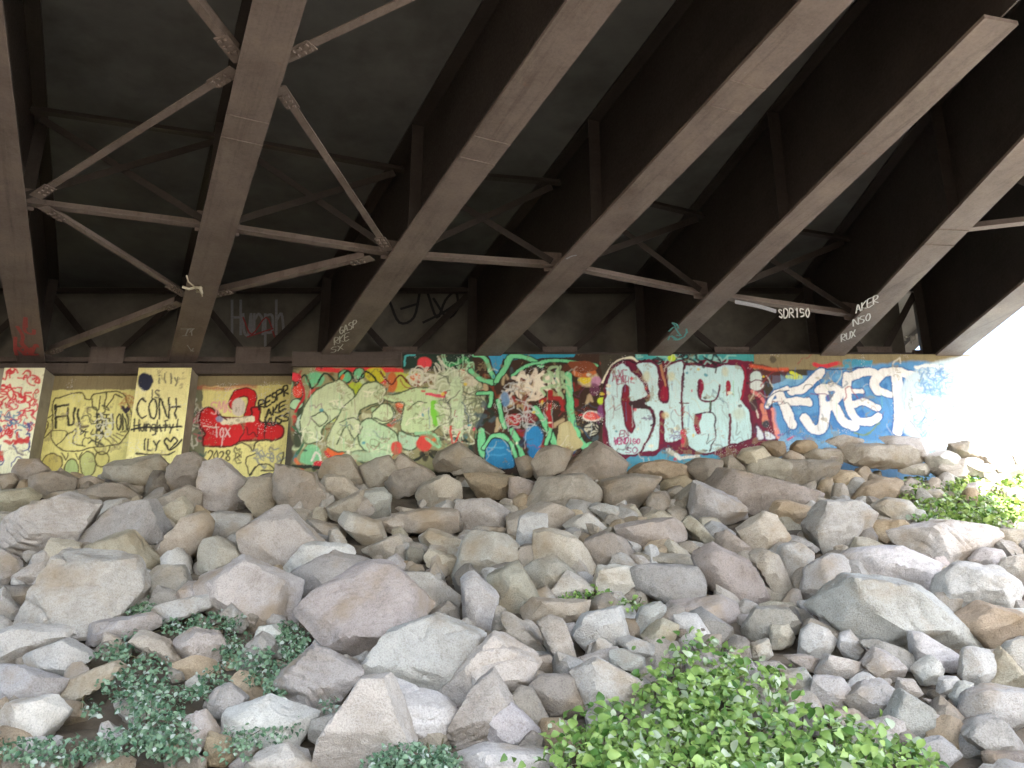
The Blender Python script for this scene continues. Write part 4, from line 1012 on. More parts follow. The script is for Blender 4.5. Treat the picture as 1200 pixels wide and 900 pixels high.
ROCKS = """
A b -20,215 60,205 90,240 60,290 -20,300
A b 70,180 110,130 200,130 260,185 230,230 150,260 75,235
A b 165,260 190,225 240,200 330,190 400,230 390,290 300,310 210,315 170,290
A y -20,300 60,280 140,285 200,330 170,370 90,400 -20,395
A b 400,240 470,215 540,240 520,260 430,285 390,285
A b 545,185 600,150 730,120 820,110 890,185 895,230 850,260 770,270 690,245 560,220
A b 440,330 460,290 540,255 640,250 720,290 730,330 640,345 540,350 470,370
A g 510,380 560,350 650,335 680,350 600,400 530,440 500,410
A g 20,580 100,430 180,370 330,320 430,330 510,370 500,450 430,520 410,550 330,560 260,590 220,660 120,670 40,640
A g 440,570 520,480 620,390 700,345 790,350 860,420 890,540 800,590 700,640 560,610 480,610
A y 480,590 560,540 680,510 740,560 800,640 840,690 800,720 740,720 620,640 500,620
A y 840,400 960,330 1005,390 1000,420 930,500 880,530 850,470
A w 795,610 850,565 885,580 860,640 815,640
A b 850,670 920,540 990,430 1080,420 1110,460 1080,570 1020,620 960,680 870,695
A b 890,290 900,180 940,120 1020,100 1100,160 1110,250 1000,290 920,330
A b 800,350 890,290 980,270 1060,300 1050,380 960,400 840,380
A y 240,640 270,550 420,575 430,610 300,640 290,690 250,700
A g 130,900 180,800 270,700 330,640 420,625 560,625 700,670 740,720 740,800 680,880 620,960 560,1010 400,1060 200,1060 110,1000
A g -30,600 30,610 100,660 110,700 60,780 -20,800
A p 70,740 150,690 230,670 260,720 180,790 90,800
A d -20,800 60,795 160,800 190,830 140,900 100,930 -20,930
A g 720,870 780,790 850,690 960,690 1000,780 960,850 900,900 850,910 750,910
A w 880,900 960,860 1000,780 1090,780 1180,800 1225,840 1215,910 1080,940 950,930
A b 0,410 60,420 90,470 20,560 -20,560
A b 250,325 310,300 400,288 430,320 300,350
B g -20,230 10,150 80,130 160,170 220,245 200,330 215,390 150,410 20,410 -20,380
B y 180,310 240,245 330,230 375,250 370,330 360,400 280,435 230,390
B b 375,260 400,180 450,160 580,230 630,290 655,360 620,450 530,470 470,400 390,340
B b 520,480 560,445 650,450 730,490 720,560 650,570 560,530
B b 620,190 650,150 720,110 770,115 830,220 855,290 800,290 740,220 640,215
B y 615,260 640,215 740,220 790,270 800,290 750,330 680,360 650,320
B y 650,380 720,350 790,310 830,300 800,400 740,420 720,460 660,430
B w 760,390 830,300 940,285 975,320 970,420 900,445 830,420
B p 715,460 740,410 800,410 900,460 960,520 940,575 830,580 770,540
B b 820,170 900,130 970,115 1020,190 1075,290 1000,300 940,295 870,285
B b 1000,150 1040,110 1110,150 1200,200 1210,300 1100,300 1060,250
B g 0,450 60,415 150,410 240,430 235,520 200,590 120,580 20,530
B b -20,560 50,540 160,590 190,650 100,690 0,730 -20,730
B p 230,480 300,430 380,390 440,400 520,480 560,530 620,570 560,640 470,660 420,720 370,700 300,620 250,560
B w 420,720 470,640 560,570 680,575 760,590 775,635 680,640 580,650 490,720 450,760
B p 490,720 580,660 680,625 770,640 900,650 940,700 780,740 690,780 640,840 500,860 470,830
B g -20,760 100,690 200,650 300,660 400,720 470,780 480,880 420,980 250,1010 100,990 0,880
B p 530,935 600,850 740,730 850,690 970,710 1090,800 1170,900 1080,960 940,1055 850,1205 760,1145 600,1010
B b 840,600 940,570 1020,520 1080,550 1080,640 960,670 880,650
B w 955,660 1010,630 1075,690 1080,715 1000,700
B y 990,500 1030,485 1070,530 1000,545
B p 980,740 1060,720 1180,740 1290,800 1330,850 1330,960 1150,960 1080,900 1000,800
B b 890,450 1000,430 1090,420 1080,520 990,500 940,500
C b 130,140 160,90 260,40 330,90 340,110 260,130 210,190 150,190
C b 205,170 260,110 350,110 420,140 490,170 490,200 330,200 250,215
C o 300,210 400,200 530,225 545,280 500,330 370,335 330,310
C b 530,230 580,225 620,270 680,270 650,330 590,360 530,330
C d 560,130 620,110 660,140 640,220 590,220
C b 640,160 690,80 760,60 850,90 820,170 760,210 680,230
C b 800,190 850,140 920,90 990,40 1060,70 1135,140 1130,200 1060,210 960,235 880,210
C b -80,200 0,170 100,200 150,240 130,260 50,290 -60,330 -120,260
C b 40,310 80,260 180,215 260,260 270,340 200,375 70,390
C b 0,400 110,390 240,400 245,500 180,525 0,510 -90,480 -80,420
C p 235,400 270,350 430,335 520,400 520,440 480,490 340,490 250,505
C y 65,550 110,500 220,530 275,560 240,635 100,590
C y 85,640 110,605 250,650 215,725 100,680
C g 330,495 370,478 480,485 500,520 400,520
C p 230,740 290,560 330,510 500,530 570,590 545,680 430,690 400,760 280,770
C w 275,900 285,770 340,735 420,770 465,840 450,950 430,1030 370,1070 300,990
C y 420,750 480,680 570,685 640,770 685,860 660,930 560,945 470,900
C b 600,400 640,330 690,230 780,215 900,210 990,290 1000,355 880,420 790,380 700,360
C b 525,510 560,430 620,385 720,360 800,375 860,410 800,500 720,500 640,520 560,540
C w 560,680 580,560 580,450 640,425 720,440 720,500 660,520 655,660 620,700
C y 655,600 680,520 760,505 850,530 920,600 975,700 960,760 900,740 840,690 780,650 670,660
C g 820,480 900,420 950,415 1050,510 1000,560 920,560
C b 930,560 1040,515 1130,550 1190,640 1180,690 1000,700 945,640
C b 610,710 660,670 760,645 850,710 900,760 840,850 690,840
C g 740,840 830,720 900,760 970,810 880,870 760,880
C w 975,790 1000,700 1100,690 1180,700 1190,750 1130,780 1060,870 980,850
C w 945,385 1000,360 1090,380 1140,430 1120,470 1060,470 960,410
C b 1005,330 1000,250 1080,220 1180,210 1320,230 1310,290 1220,340 1200,380 1120,360
C d 0,590 70,600 80,660 30,685 -20,660
D o 80,200 150,150 260,135 360,160 400,230 330,250 240,220 120,210
D o 250,290 260,240 370,215 410,250 350,290 270,300
D d 370,170 430,125 540,135 560,180 510,240 430,240 390,200
D b 175,350 200,310 270,300 290,340 220,440 185,430
D b 230,420 290,360 400,290 420,250 440,330 400,410 300,440
D b 60,385 100,370 130,420 160,455 60,455
D b 500,240 530,190 600,180 760,220 950,280 1090,310 1080,370 960,370 830,400 760,420 640,320 520,280
D g 400,400 430,250 540,300 550,340 650,345 690,380 690,430 620,480 500,490 460,440
D b 15,480 180,460 300,445 370,480 360,550 280,590 200,615 110,590 30,540
D y 360,460 400,430 470,490 540,570 520,590 460,575 380,500
D b 560,130 620,110 690,170 680,200 600,180
D y 650,120 680,75 780,60 820,110 760,140 700,155
D o 780,50 830,30 890,40 900,90 850,120 810,100
D o 930,60 970,25 1040,25 1070,60 1020,100 950,95
D b 690,190 740,130 820,115 900,150 960,210 880,240 770,220
D b 870,230 900,140 1080,130 1150,140 1120,240 1010,285 930,260
D b 890,110 930,80 990,110 1000,140 900,140
D b 990,110 1050,70 1180,90 1190,150 1080,150
D o 830,410 860,350 920,350 1000,380 1090,400 1070,450 1010,500 930,480
D y 650,500 690,450 790,410 850,430 870,520 900,560 850,640 780,600 720,590 660,540
D b 540,520 600,500 660,540 730,600 720,640 640,650 550,590
D d 435,650 470,590 540,590 700,680 800,830 780,900 600,870 480,780
D w 860,640 880,590 960,570 1050,630 1040,690 960,810 930,820 860,700
D b 720,640 790,610 850,640 930,820 840,850 790,760
D b 115,620 220,620 300,630 430,640 420,690 260,700 150,670
D g 100,700 180,690 260,720 420,700 460,760 440,860 290,900 200,860 110,800
D b 340,570 400,560 440,600 420,640 340,610
D g 870,540 960,530 1070,600 1050,620 950,570 900,570
D g 985,780 1020,710 1090,650 1140,630 1210,640 1220,740 1180,850 1120,900 1000,860
D g 1010,480 1040,430 1100,360 1200,350 1290,370 1370,430 1300,530 1190,600 1080,620 1020,560
E g 40,30 130,0 220,20 230,45 120,65
E b 110,130 140,60 300,50 430,60 550,110 540,150 450,170 330,150 240,170 130,150
E w 330,20 400,5 540,20 580,60 560,110 450,60
E g 0,110 30,70 100,75 110,130 60,150
E o 40,250 100,190 180,195 240,250 180,300 90,270
E o 180,340 240,260 330,230 430,240 440,300 330,350 230,360
E p 430,170 550,150 600,160 560,210 440,200
E d 690,50 780,30 850,90 830,130 740,130 690,90
E p 590,190 650,130 730,160 780,230 720,290 650,240
E p 620,250 680,225 720,270 700,300 630,290
E w 730,150 900,150 1080,160 1090,210 960,230 800,200
E p 280,380 360,335 450,345 500,400 490,470 380,480 300,440
E g 490,390 550,400 570,470 490,475
E o 240,500 300,450 440,445 480,480 400,520 350,570 260,540
E b 170,600 200,540 260,540 350,590 330,620 200,620
E w 400,520 560,470 680,455 800,490 910,490 920,530 850,600 740,680 650,650 540,590 430,580
E b 880,590 940,500 1110,500 1120,600 1000,610
E g 790,660 860,600 960,610 980,650 930,710
E w 130,650 240,600 420,590 580,650 650,700 640,760 560,800 430,750 340,740 240,730 150,720
E w 620,830 660,740 740,680 830,680 950,710 1050,790 1060,830 1030,880 960,920 850,950 700,930 630,890
E p 950,700 980,650 1080,630 1130,680 1120,780 1080,790
E g 0,900 120,790 160,740 370,745 480,790 570,870 620,960 720,1010 800,1060 830,1110 740,1150 600,1110 500,1120 430,1130 200,1080 60,960
E g 80,590 130,580 170,620 140,640 90,630
E p 600,650 660,640 690,700 650,720
E w 1060,580 1090,550 1130,600 1100,640
E w 560,110 640,85 720,110 750,160 690,200 590,180
E p 840,110 920,85 1000,100 1030,160 940,190 850,170
E w 1010,90 1080,80 1140,110 1140,180 1040,190
E g 720,130 800,120 870,150 860,210 760,220
E w 860,200 950,180 1010,230 960,290 870,270
E g 760,270 850,250 880,310 820,360 750,330
E w 980,300 1060,280 1120,320 1100,390 1000,380
E g 560,300 640,290 680,340 640,390 570,370
F g -20,200 80,160 210,160 360,170 370,210 300,225 150,280 140,320 0,355 -20,355
F g 145,300 200,250 350,220 450,250 490,310 450,350 360,400 300,420 210,415 165,370
F g -20,365 120,370 220,430 330,440 300,490 260,540 180,545 80,520 20,590 -20,600
F w 5,690 60,560 120,525 190,545 260,530 320,570 345,610 300,660 250,725 60,755
F y 270,490 420,410 600,340 640,370 620,410 480,500 370,560 320,545
F w 475,190 530,135 700,110 780,90 830,140 760,185 580,220 510,250
F w 780,110 850,40 1000,5 1090,-10 1150,0 1090,60 960,80 880,150 820,160
F y 715,200 780,190 880,230 950,290 990,360 960,390 870,350 790,300 720,250
F p 920,230 1000,175 1080,170 1150,200 1200,270 1180,340 1130,375 1050,370 980,320
F g 880,370 960,400 970,440 920,450
F g 980,450 1040,405 1090,440 1060,480 1000,490
F p 945,760 990,640 1080,600 1140,640 1150,710 1090,790 1050,830 980,835
F o 1075,860 1100,730 1160,720 1210,760 1230,860 1180,890 1090,880
F g 160,870 250,840 390,845 400,900 180,910
F w 400,130 470,90 560,95 550,150 480,200 420,190
F p 560,190 650,230 650,280 580,300 540,270
F g 30,790 100,750 250,740 230,790 60,810
G g 70,100 140,40 200,90 225,140 190,185 110,140
G w 255,250 290,160 360,150 410,200 400,310 300,305
G g 320,110 360,80 430,110 440,150 340,150
G g 380,440 430,380 550,320 590,260 700,300 840,370 800,450 700,590 640,620 450,560 400,520
G w 550,330 560,270 610,195 650,200 760,300 700,330
G o 150,440 180,395 240,410 330,470 350,540 270,540 170,490
G g 0,560 60,490 130,460 220,530 160,610 90,660 20,620
G w 110,680 140,610 230,560 330,540 480,570 570,630 550,730 480,790 300,760 130,720
G w 450,570 560,550 615,585 590,610 500,590
G g 560,650 690,620 650,700 610,780 560,730
G p 610,850 650,700 730,560 830,430 960,420 1000,480 960,620 1100,760 1060,830 960,890 860,900 700,950 630,930
G w 840,400 930,260 980,190 1090,105 1200,110 1440,190 1450,215 1370,300 1250,400 1220,520 1130,520 1060,510 960,450
G w 895,560 960,440 1010,440 1070,520 1160,520 1250,540 1340,610 1330,660 1270,760 1150,770 1050,730 980,660
G p 230,890 300,820 430,780 540,860 580,910 560,960 250,960
G p -50,600 0,620 70,690 0,740 -40,730
G w 130,890 200,830 240,860 200,900
G y 380,330 430,350 440,375 390,370
G b 230,70 290,100 270,160 220,150
H p 145,510 200,390 290,320 380,240 430,205 540,270 670,340 680,400 610,460 500,490 350,520 260,590 180,560
H p 190,740 260,590 340,480 440,400 510,470 540,520 560,590 420,620 440,760 340,790 250,770
H w 400,650 430,600 540,570 620,610 680,690 680,780 600,785 480,770 440,760
H w 230,830 330,790 410,765 600,790 740,815 785,870 770,960 240,960
H b 440,150 460,60 500,70 540,170 530,260 430,200
H b 490,90 560,90 650,170 740,300 650,320 580,240 520,150
H y 600,100 680,20 800,10 940,30 930,90 830,140 720,110
H b 680,140 740,110 810,130 860,240 870,310 840,400 790,370 720,250
H w 870,200 920,100 1010,50 1100,60 1150,170 1140,240 1050,260 950,295 900,270
H b 660,320 740,310 790,390 750,415 670,410
H d 540,520 590,480 650,500 680,590 750,670 720,710 650,630
H d 645,470 690,420 850,420 920,560 900,630 800,640 690,600
H g 860,390 920,340 990,320 1100,370 1230,450 1150,560 1020,560 960,650 900,500
H p 110,80 200,20 260,60 260,130 170,110
H b 60,0 140,0 200,10 100,90 40,60
H g 900,320 960,300 1090,270 1160,330 1120,370 990,320
I g 110,120 140,60 230,30 270,60 230,110 140,210 90,190
I y 150,210 250,120 330,150 310,220 220,270 180,240
I w 30,230 90,210 180,250 250,310 150,320 60,270
I g -20,290 50,280 150,320 160,410 60,390 -20,350
I p 260,90 320,30 440,10 560,0 640,40 660,120 560,130 430,120 330,130
I g 640,60 690,10 750,40 740,90 680,110
I y 770,40 850,20 960,30 970,60 890,70 790,60
I p 700,110 760,60 900,50 1000,110 990,180 900,190 820,160 740,220 690,180
I y 825,200 840,150 920,145 950,210 920,260 840,265
I g 720,250 810,220 830,300 760,340 710,300
I w 970,290 990,180 1040,145 1120,170 1160,220 1110,300 1050,315
I g 900,310 1000,305 1080,330 1060,390 980,380
I p 400,250 500,200 560,200 560,280 480,310
I d 330,170 400,190 480,160 440,220 360,240
I w 970,20 1070,10 1080,70 1000,90
I g 740,340 860,340 920,390 760,430
I g 380,330 520,310 640,360 620,470 420,450
I g 560,480 700,430 860,450 880,560 640,570
I g 300,620 470,600 520,720 420,800 280,740
I b 560,660 760,640 820,760 640,820
I g 60,620 220,560 260,700 120,760
I g 860,600 1040,580 1080,720 900,740
J w 0,100 80,105 150,160 120,190 60,200 20,170
J w 100,260 110,200 160,180 240,270 200,330 130,310
J g 0,340 40,295 110,300 210,340 230,400 100,420 -20,400
J w 230,350 300,270 380,300 430,360 430,420 300,440 240,400
J g 230,240 310,225 400,260 490,310 470,380 420,370 340,280
J w 500,190 560,200 730,300 720,390 650,390 580,310 520,350 490,280
J w 490,380 580,310 650,380 620,450 540,460
J w 730,400 750,290 780,270 900,290 870,400 820,490 760,440
J y 880,440 900,350 960,270 980,350 1050,420 1090,470 970,490
J g 960,290 1000,240 1100,210 1120,480 1050,420 980,370
J o 700,130 740,60 860,35 980,70 1090,100 1100,160 1040,210 960,270 870,260
J w 960,60 1090,60 1120,120 1040,100
J g 760,590 790,510 890,480 1000,500 1100,500 1120,640 1090,690 1000,700 920,640 790,660
J g 770,730 830,660 930,640 1000,690 1070,780 1050,830 940,870 860,800
J g 380,560 440,500 500,510 590,590 580,700 520,740 420,720 350,650
J g 130,540 240,450 330,440 400,470 420,520 380,600 250,620
J d 560,540 650,560 720,590 700,640 620,620
J g 580,640 640,600 690,670 650,720 590,710
J g 740,450 800,450 790,520 720,570 690,520
J d 880,820 1000,870 1090,820 1120,910 900,910
J g 120,700 300,660 380,760 240,860 100,820
I g 880,390 1000,380 1060,470 960,520 860,480
I w 760,430 870,420 900,500 800,540 740,500
J g -20,420 120,430 180,520 60,580 -40,520
J b 420,430 500,440 540,500 470,530 410,500
J w 640,430 720,420 740,480 680,530 620,500
I g 640,350 720,340 760,400 700,450 640,420
I b 560,300 650,280 680,340 600,380 550,350
J g 480,780 640,740 740,830 640,900 480,900
"""
def landmark(x, y):
    if y < 575:
        for x1, t in ((48, 'below the red scribbled pier'), (156, 'below the yellow outlined graffiti'), (232, 'below the handwritten pier'), (338, 'below the red graffiti piece'),
                      (530, 'below the pale green letters'), (708, 'below the mint arrow graffiti'), (900, 'below the CHER letters'), (1075, 'below the FRET letters'), (1300, 'by the bright wall end')):
            if x < x1: return t
    if y > 700:
        for x1, t in ((375, 'among the blue green plants'), (560, 'in the lower middle of the slope'), (660, 'beside the big leafy bush'), (960, 'behind the big leafy bush'), (1300, 'to the bush\'s open side')):
            if x < x1: return t
    if x > 960: return 'near the bright creeper'
    if 640 < x < 780 and 650 < y: return 'near the small sprig'
    for x1, t in ((240, 'mid slope under the yellow panels'), (480, 'mid slope under the green letters'), (720, 'mid slope under the mint arrows'), (960, 'mid slope under CHER')):
        if x < x1: return t
def rock_words(w, h, tone):
    area = math.sqrt(w*h); asp = w/max(h, 1)
    size = 'huge' if area > 95 else 'large' if area > 62 else 'medium' if area > 36 else 'small'
    shape = 'long flat' if asp > 2.2 else 'wide' if asp > 1.45 else 'upright' if asp < 0.75 else 'blocky'
    return size, TWORD[tone], shape
def label_rocks(items):
    """items: (object, x, y, w, h, tone). A label by look and place; where two would read the same, by a neighbour, then by place in the photo."""
    rows = [(o, x, y, w, h, rock_words(w, h, t), landmark(x, y)) for o, x, y, w, h, t in items]
    first = {}
    for q in rows: first.setdefault((q[5], q[6]), []).append(q)
    used = set(); todo = []
    for q in rows:
        if len(first[(q[5], q[6])]) == 1:
            t = '%s %s %s rock %s' % (*q[5], q[6]); used.add(t); q[0]['label'] = t
        else: todo.append(q)
    for q in todo:
        o, x, y, w, h, wd, lm = q; done = False
        near = sorted((c for c in rows if c[0] is not o), key=lambda c: math.hypot(c[1]-x, c[2]-y))[:7]
        for c in near:
            dx, dy = x - c[1], y - c[2]
            rel = ('just above' if dy < 0 else 'just below') if abs(dy) > abs(dx) else ('left of' if dx < 0 else 'right of')
            t = '%s %s rock %s, %s a %s %s %s one' % (wd[0], wd[1], lm, rel, *c[5])
            if len(t.split()) <= 16 and t not in used: used.add(t); o['label'] = t; done = True; break
        if not done:
            for c in near:
                rel = 'touching'
                t = '%s %s %s stone %s a %s %s %s rock' % (*wd, rel, *c[5])
                if t not in used: used.add(t); o['label'] = t; done = True; break
        if not done: o['label'] = '%s %s %s rock in the heap %s' % (*wd, lm)
nrock = 0
rock_spots = []
for line in ROCKS.strip().splitlines():
    tk = line.split(); ox, oy = OFF[tk[0]]; tone = tk[1]
    pp = np.array([[float(q) for q in s.split(',')] for s in tk[2:]])/4.5 + (ox, oy)
    lo, hi = pp.min(0), pp.max(0); cx, cy = (lo + hi)/2; w, h = hi - lo
    # the rock's middle stands a little above the slope; its foot rests in it
    base = at_slope(cx, min(hi[1] - 0.25*h, 930), 0.10)
    if base.y > WALL_Y - 0.62: base = at_y(cx, cy, WALL_Y - 0.62)
    zc = (base - EYE).dot(FWD)
    r = np.random.default_rng(nrock*13 + 5)
    ctr = EYE + ray(cx, cy) * ((zc + 0.0) / ray(cx, cy).dot(FWD))
    m = zc/FPX
    loc = np.stack([(pp[:, 0]-cx)*m, (cy-pp[:, 1])*m], 1)
    if hi[1] >= 925: pass
    poly = hull2(loc)
    sz = math.sqrt(w*h)*m
    thick = min(0.5*sz*r.uniform(0.85, 1.1), 0.62*max(w, h)*m)
    sub = 5 if math.sqrt(w*h) > 75 else 4 if math.sqrt(w*h) > 26 else 3
    P, F, c2 = rock_points(poly, thick, nrock*31 + 17, sub)
    # local (right, up, towards viewer) -> world; keep the origin at the rock's middle
    V = (P[:, :1]+c2[0])*np.array(RIGHT) + (P[:, 1:2]+c2[1])*np.array(UPV) - P[:, 2:]*np.array(FWD)
    me = add_mesh('rock', V, F, ROCK, True, 38)
    o = bpy.data.objects.new('rock', me); col.objects.link(o)
    o.location = ctr
    k = r.uniform(0.80, 1.16); t = np.array(TONES[tone])*k*(1 + r.uniform(-0.03, 0.03, 3))
    o.color = (*t, 1)
    tag(o, None, 'rock', 'rocks heaped on the slope below the wall')
    rock_spots.append((o, cx, cy, w, h, tone)); nrock += 1

label_rocks( rock_spots )

# smaller stones that fill the gaps, too many and too hidden to count
def build_rubble():
    r = np.random.default_rng(99); VV, FF, CC = [], [], []; n = 0
    keys = list('ggbbpywbod')
    protos = []
    for k in range(24):
        ang = np.sort(r.uniform(0, 2*math.pi, 7)); rad = r.uniform(0.7, 1.1, 7)
        poly = hull2(np.stack([np.cos(ang)*rad*r.uniform(1.0, 1.5), np.sin(ang)*rad], 1))
        try:
            P, F, c = rock_points(poly, r.uniform(0.6, 0.95), 900 + k, 3)
        except Exception: continue
        if np.isfinite(P).all() and np.abs(P).max() < 4: protos.append((P, F))
    def put(x, y, s, lift, tone):
        nonlocal n
        P, F = protos[r.integers(len(protos))]
        q = r.normal(size=(3, 3)); Q, _ = np.linalg.qr(q)
        sc = np.array([1, 1, 1])*s*r.uniform(0.75, 1.25, 3)
        V = (P*sc) @ Q.T + np.array((x, y, ground_z(y) + lift))
        VV.append(V); FF.append(F + n); n += len(V)
        CC.append(np.tile(np.array(TONES[tone])*r.uniform(0.75, 1.1), (len(V), 1)))
    for _ in range(1250):
        x, y = r.uniform(-9, 9), r.uniform(TOE_Y + 0.3, WALL_Y - 0.25)
        put(x, y, r.uniform(0.09, 0.24), r.uniform(-0.04, 0.07) + (0.05 if y > 11.5 else 0.0), keys[r.integers(len(keys))])
    for _ in range(210):                                  # the heap goes on past both sides and below the picture
        y = r.uniform(5.2, WALL_Y - 0.3); zc = y*CP + (ground_z(y)-EYE.z)*SP; half = 0.52*zc*1200/FPX
        side = 1 if r.random() < 0.5 else -1
        put(side*(half + r.uniform(0.5, 3.8)), y, r.uniform(0.28, 0.5), r.uniform(0.0, 0.2), keys[r.integers(len(keys))])
    yb0 = at_slope(600, 900).y
    for _ in range(110):
        put(r.uniform(-6, 6), r.uniform(TOE_Y, yb0 - 0.75), r.uniform(0.22, 0.4), r.uniform(-0.1, 0.0), keys[r.integers(len(keys))])
    V, F, C = np.vstack(VV), np.vstack(FF), np.vstack(CC)
    me = add_mesh('rubble', V, F, RUBBLE, True, 32)
    ca = me.color_attributes.new('tone', 'FLOAT_COLOR', 'POINT')
    ca.data.foreach_set('color', np.hstack([C, np.ones((len(C), 1))]).ravel())
    o = bpy.data.objects.new('rubble', me); col.objects.link(o)
    tag(o, 'small broken stones filling gaps between the rocks on the slope', 'rubble', kind='stuff')
build_rubble()

# ------------------------------------------------------------------ plants
def leaf_mesh(name, L, Wd, cup, mat, shade, lobes=0):
    """broad leaf, stalk end at the origin, along +Y, upper side +Z"""
    rows = [(0.0, 0.02), (0.18, 0.62), (0.42, 1.0), (0.68, 0.82), (0.88, 0.38), (1.0, 0.02)]
    v = []; f = []
    for t, w in rows:
        y = t*L; z = -cup*L*(t-0.3)**2
        for s in (-1, 0, 1): v.append((s*w*Wd/2, y, z + (abs(s)*w*Wd*0.16)))
    for i in range(len(rows)-1):
        for s in (0, 1): a = i*3+s; f.append((a, a+1, a+4, a+3))
    me = bpy.data.meshes.new(name); me.from_pydata(v, [], f); me.materials.append(mat)
    me.polygons.foreach_set('use_smooth', [True]*len(me.polygons))
    at = me.attributes.new('leafshade', 'FLOAT', 'POINT'); at.data.foreach_set('value', [shade]*len(v))
    return me, np.array(v), np.array(f)
def plant(name, label, blobs, n_leaves, leaf_len, mat, seed, singles=0, stems=14, group=None, shape=0.72):
    """blobs: (px, py, rx, ry, lift) elliptical clumps in the photograph; leaves stand off the slope by about lift metres"""
    r = np.random.default_rng(seed)
    wts = np.array([b[2]*b[3] for b in blobs], float); wts /= wts.sum()
    b0 = blobs[int(np.argmax(wts))]; root = at_slope(b0[0], b0[1] + b0[3]*0.6)
    pl = empty(name, root); tag(pl, label, 'plant', group)
    places = []
    for _ in range(n_leaves):
        b = blobs[r.choice(len(blobs), p=wts)]
        while True:
            u, v = r.uniform(-1, 1, 2)
            if u*u + v*v < 1: break
        # ragged edge
        k = 1 + 0.3*math.sin(5*math.atan2(v, u) + seed) * r.uniform(0, 1) + (0.22 if singles else 0.08)*abs(r.normal(0, 1))*(u*u + v*v)
        px, py = b[0] + u*b[2]*k, b[1] + v*b[3]*k
        edge = 1 - (u*u + v*v)
        lift = b[4]*(0.35 + 0.65*math.sqrt(max(edge, 0)))*r.uniform(0.35, 1.0) + 0.12
        foot = at_slope(b[0]+u*b[2]*0.8, b[1]+abs(b[3])*0.5 + v*b[3]*0.5, 0.0)
        p = at_slope(px, py, 0.0); zc = (p-EYE).dot(FWD)
        # stand towards the viewer from the slope, along the sight line
        d = ray(px, py); kk = (zc - lift*2.1 - 0.2)/d.dot(FWD)
        places.append((EYE + d*kk, edge, foot))
    protos = [leaf_mesh('leaf', leaf_len, leaf_len*shape, c, mat, s) for c, s in ((0.5, 0.05), (0.8, 0.35), (0.3, 0.55), (0.6, 0.75), (0.4, 1.0), (0.7, 0.2), (0.5, 0.45))]
    order_ = sorted(range(len(places)), key=lambda i: -places[i][1] + r.uniform(-.4, .4)) if singles else []
    pick = set(sorted(range(len(places)), key=lambda i: (places[i][0]-EYE).length + r.uniform(0, .25))[:singles]) if singles else set()
    VV, FF, SS, n = [], [], [], 0
    for i, (p, edge, foot) in enumerate(places):
        nrm = np.array((r.normal(0, .7), -0.6 + r.normal(0, .55), 0.75 + r.normal(0, .5))); nrm /= np.linalg.norm(nrm)
        t = r.normal(size=3); t[2] -= 0.5; t -= nrm*(t @ nrm); t /= np.linalg.norm(t); sx = np.cross(t, nrm)
        M = np.stack([sx, t, nrm], 1); s = r.uniform(0.45, 1.3)
        k = r.integers(len(protos)); me, v, f = protos[k]
        if i in pick:
            o = bpy.data.objects.new('leaf', me); col.objects.link(o); o.parent = pl
            mw = Matrix([[*(M[j]*s), 0] for j in range(3)] + [[0, 0, 0, 1]]); mw.translation = p - pl.location
            o.matrix_basis = mw
        else:
            VV.append((v*s) @ M.T + np.array(p - pl.location)); FF.append(f + n); n += len(v)
            SS.append(np.full(len(v), np.clip((0.05, .35, .55, .75, 1.0, .2, .45)[k] + r.uniform(-.1, .1), 0, 1)))
    me = add_mesh('leaves', np.vstack(VV), np.vstack(FF), mat)
    at = me.attributes.new('leafshade', 'FLOAT', 'POINT'); at.data.foreach_set('value', np.concatenate(SS))
    o = bpy.data.objects.new('leaves', me); col.objects.link(o); o.parent = pl; o['kind'] = 'stuff'
    for k in range(stems):
        p, edge, foot = places[r.integers(len(places))]
        a = np.array(foot) - (0, 0, .05); c = np.array(p); mid = (a + c)/2 + r.normal(0, .05, 3) + (0, -.03, .06)
        pts = [Vector(tuple(q)) for q in catmull([a, mid, c], 5)]
        tube(pts, list(np.linspace(0.007, 0.003, len(pts))), 5).build('stem', STEM, pl, smooth=True)
    return pl
plant('leafy_bush', 'big fresh green leafy bush at the bottom edge before the pale rocks',
      [(800,815,45,58,.30),(760,850,60,45,.32),(850,850,70,50,.34),(930,870,70,42,.32),(700,872,55,30,.26),(1000,872,55,30,.24),(1060,884,40,18,.14),(830,790,32,34,.2),(880,800,45,30,.2),(845,765,20,16,.12),(780,892,140,22,.36),(930,895,120,18,.3),(680,850,28,16,.2)],
      2900, 0.09, LEAF_G, 41, singles=290, stems=60)
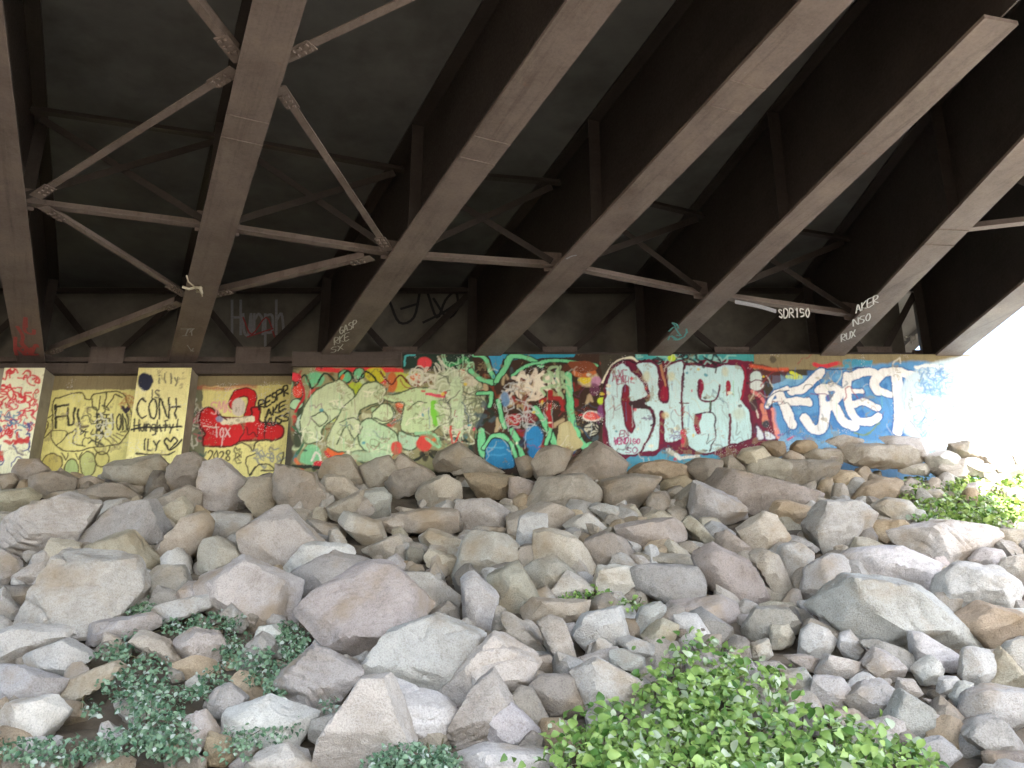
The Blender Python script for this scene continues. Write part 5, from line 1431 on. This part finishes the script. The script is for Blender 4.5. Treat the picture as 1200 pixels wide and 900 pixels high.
plant('ground_ivy', 'dense blue green clump spilling over stones at the bottom left corner',
      [(160,798,40,34,.22),(188,838,36,38,.22),(150,868,40,16,.16),(62,880,72,16,.10),(200,876,36,16,.16),(108,832,11,10,.08),(228,812,18,10,.08)], 1900, 0.05, LEAF_B, 43, stems=22)
plant('ground_ivy', 'blue green trailing leaves below the long pale stone, beside the round pinkish rock',
      [(215,735,30,12,.1),(250,728,28,10,.1),(150,748,12,14,.1),(270,722,14,16,.1),(130,765,20,10,.08)], 520, 0.048, LEAF_B, 44, stems=8)
plant('ground_ivy', 'small dark green tuft in the gap above the long pale stone',
      [(145,708,17,12,.12),(172,708,14,9,.1),(160,715,10,8,.08)], 330, 0.042, LEAF_B, 45, stems=5)
plant('ground_ivy', 'blue green runner winding between small ochre and pale stones',
      [(285,765,28,20,.12),(305,785,24,22,.12),(325,800,14,22,.1),(268,752,16,14,.1),(250,795,18,14,.08)], 640, 0.048, LEAF_B, 46, stems=8)
plant('ground_ivy', 'round dark green tuft nestled behind the large grey block', [(344,755,17,24,.15),(330,738,10,10,.1)], 480, 0.042, LEAF_B, 47, stems=5)
plant('ground_ivy', 'thin bluish sprigs lying over a pale rock at the bottom', [(300,855,40,18,.06),(275,878,22,12,.08),(330,845,26,14,.05),(385,822,12,12,.08)], 420, 0.042, LEAF_B, 48, stems=8)
plant('ground_ivy', 'grey green tuft at the bottom edge in front of the brightest rock', [(485,888,46,18,.18),(450,896,22,10,.12),(515,893,24,12,.14)], 760, 0.045, LEAF_B, 49, stems=8)
plant('creeper', 'bright yellow green creeper over rocks at the sunny edge',
      [(1150,585,60,26,.36),(1105,602,34,13,.26),(1180,600,45,18,.36),(1075,572,24,14,.22),(1195,565,24,20,.36),(1130,562,34,12,.28),(1230,590,40,28,.36)], 3200, 0.085, LEAF_Y, 50, stems=16)
plant('creeper_sprig', 'thin green sprig trailing across pale stones in mid slope', [(685,694,20,6,.06),(715,702,22,7,.06),(745,708,14,7,.05),(670,698,14,4,.04)], 120, 0.065, LEAF_G, 51, stems=8)
plant('creeper_sprig', 'sparse yellowish twig above the ochre rocks below FRET', [(1020,565,20,8,.05),(1000,545,14,5,.04),(1028,578,12,6,.04)], 46, 0.055, LEAF_Y, 52, stems=8)
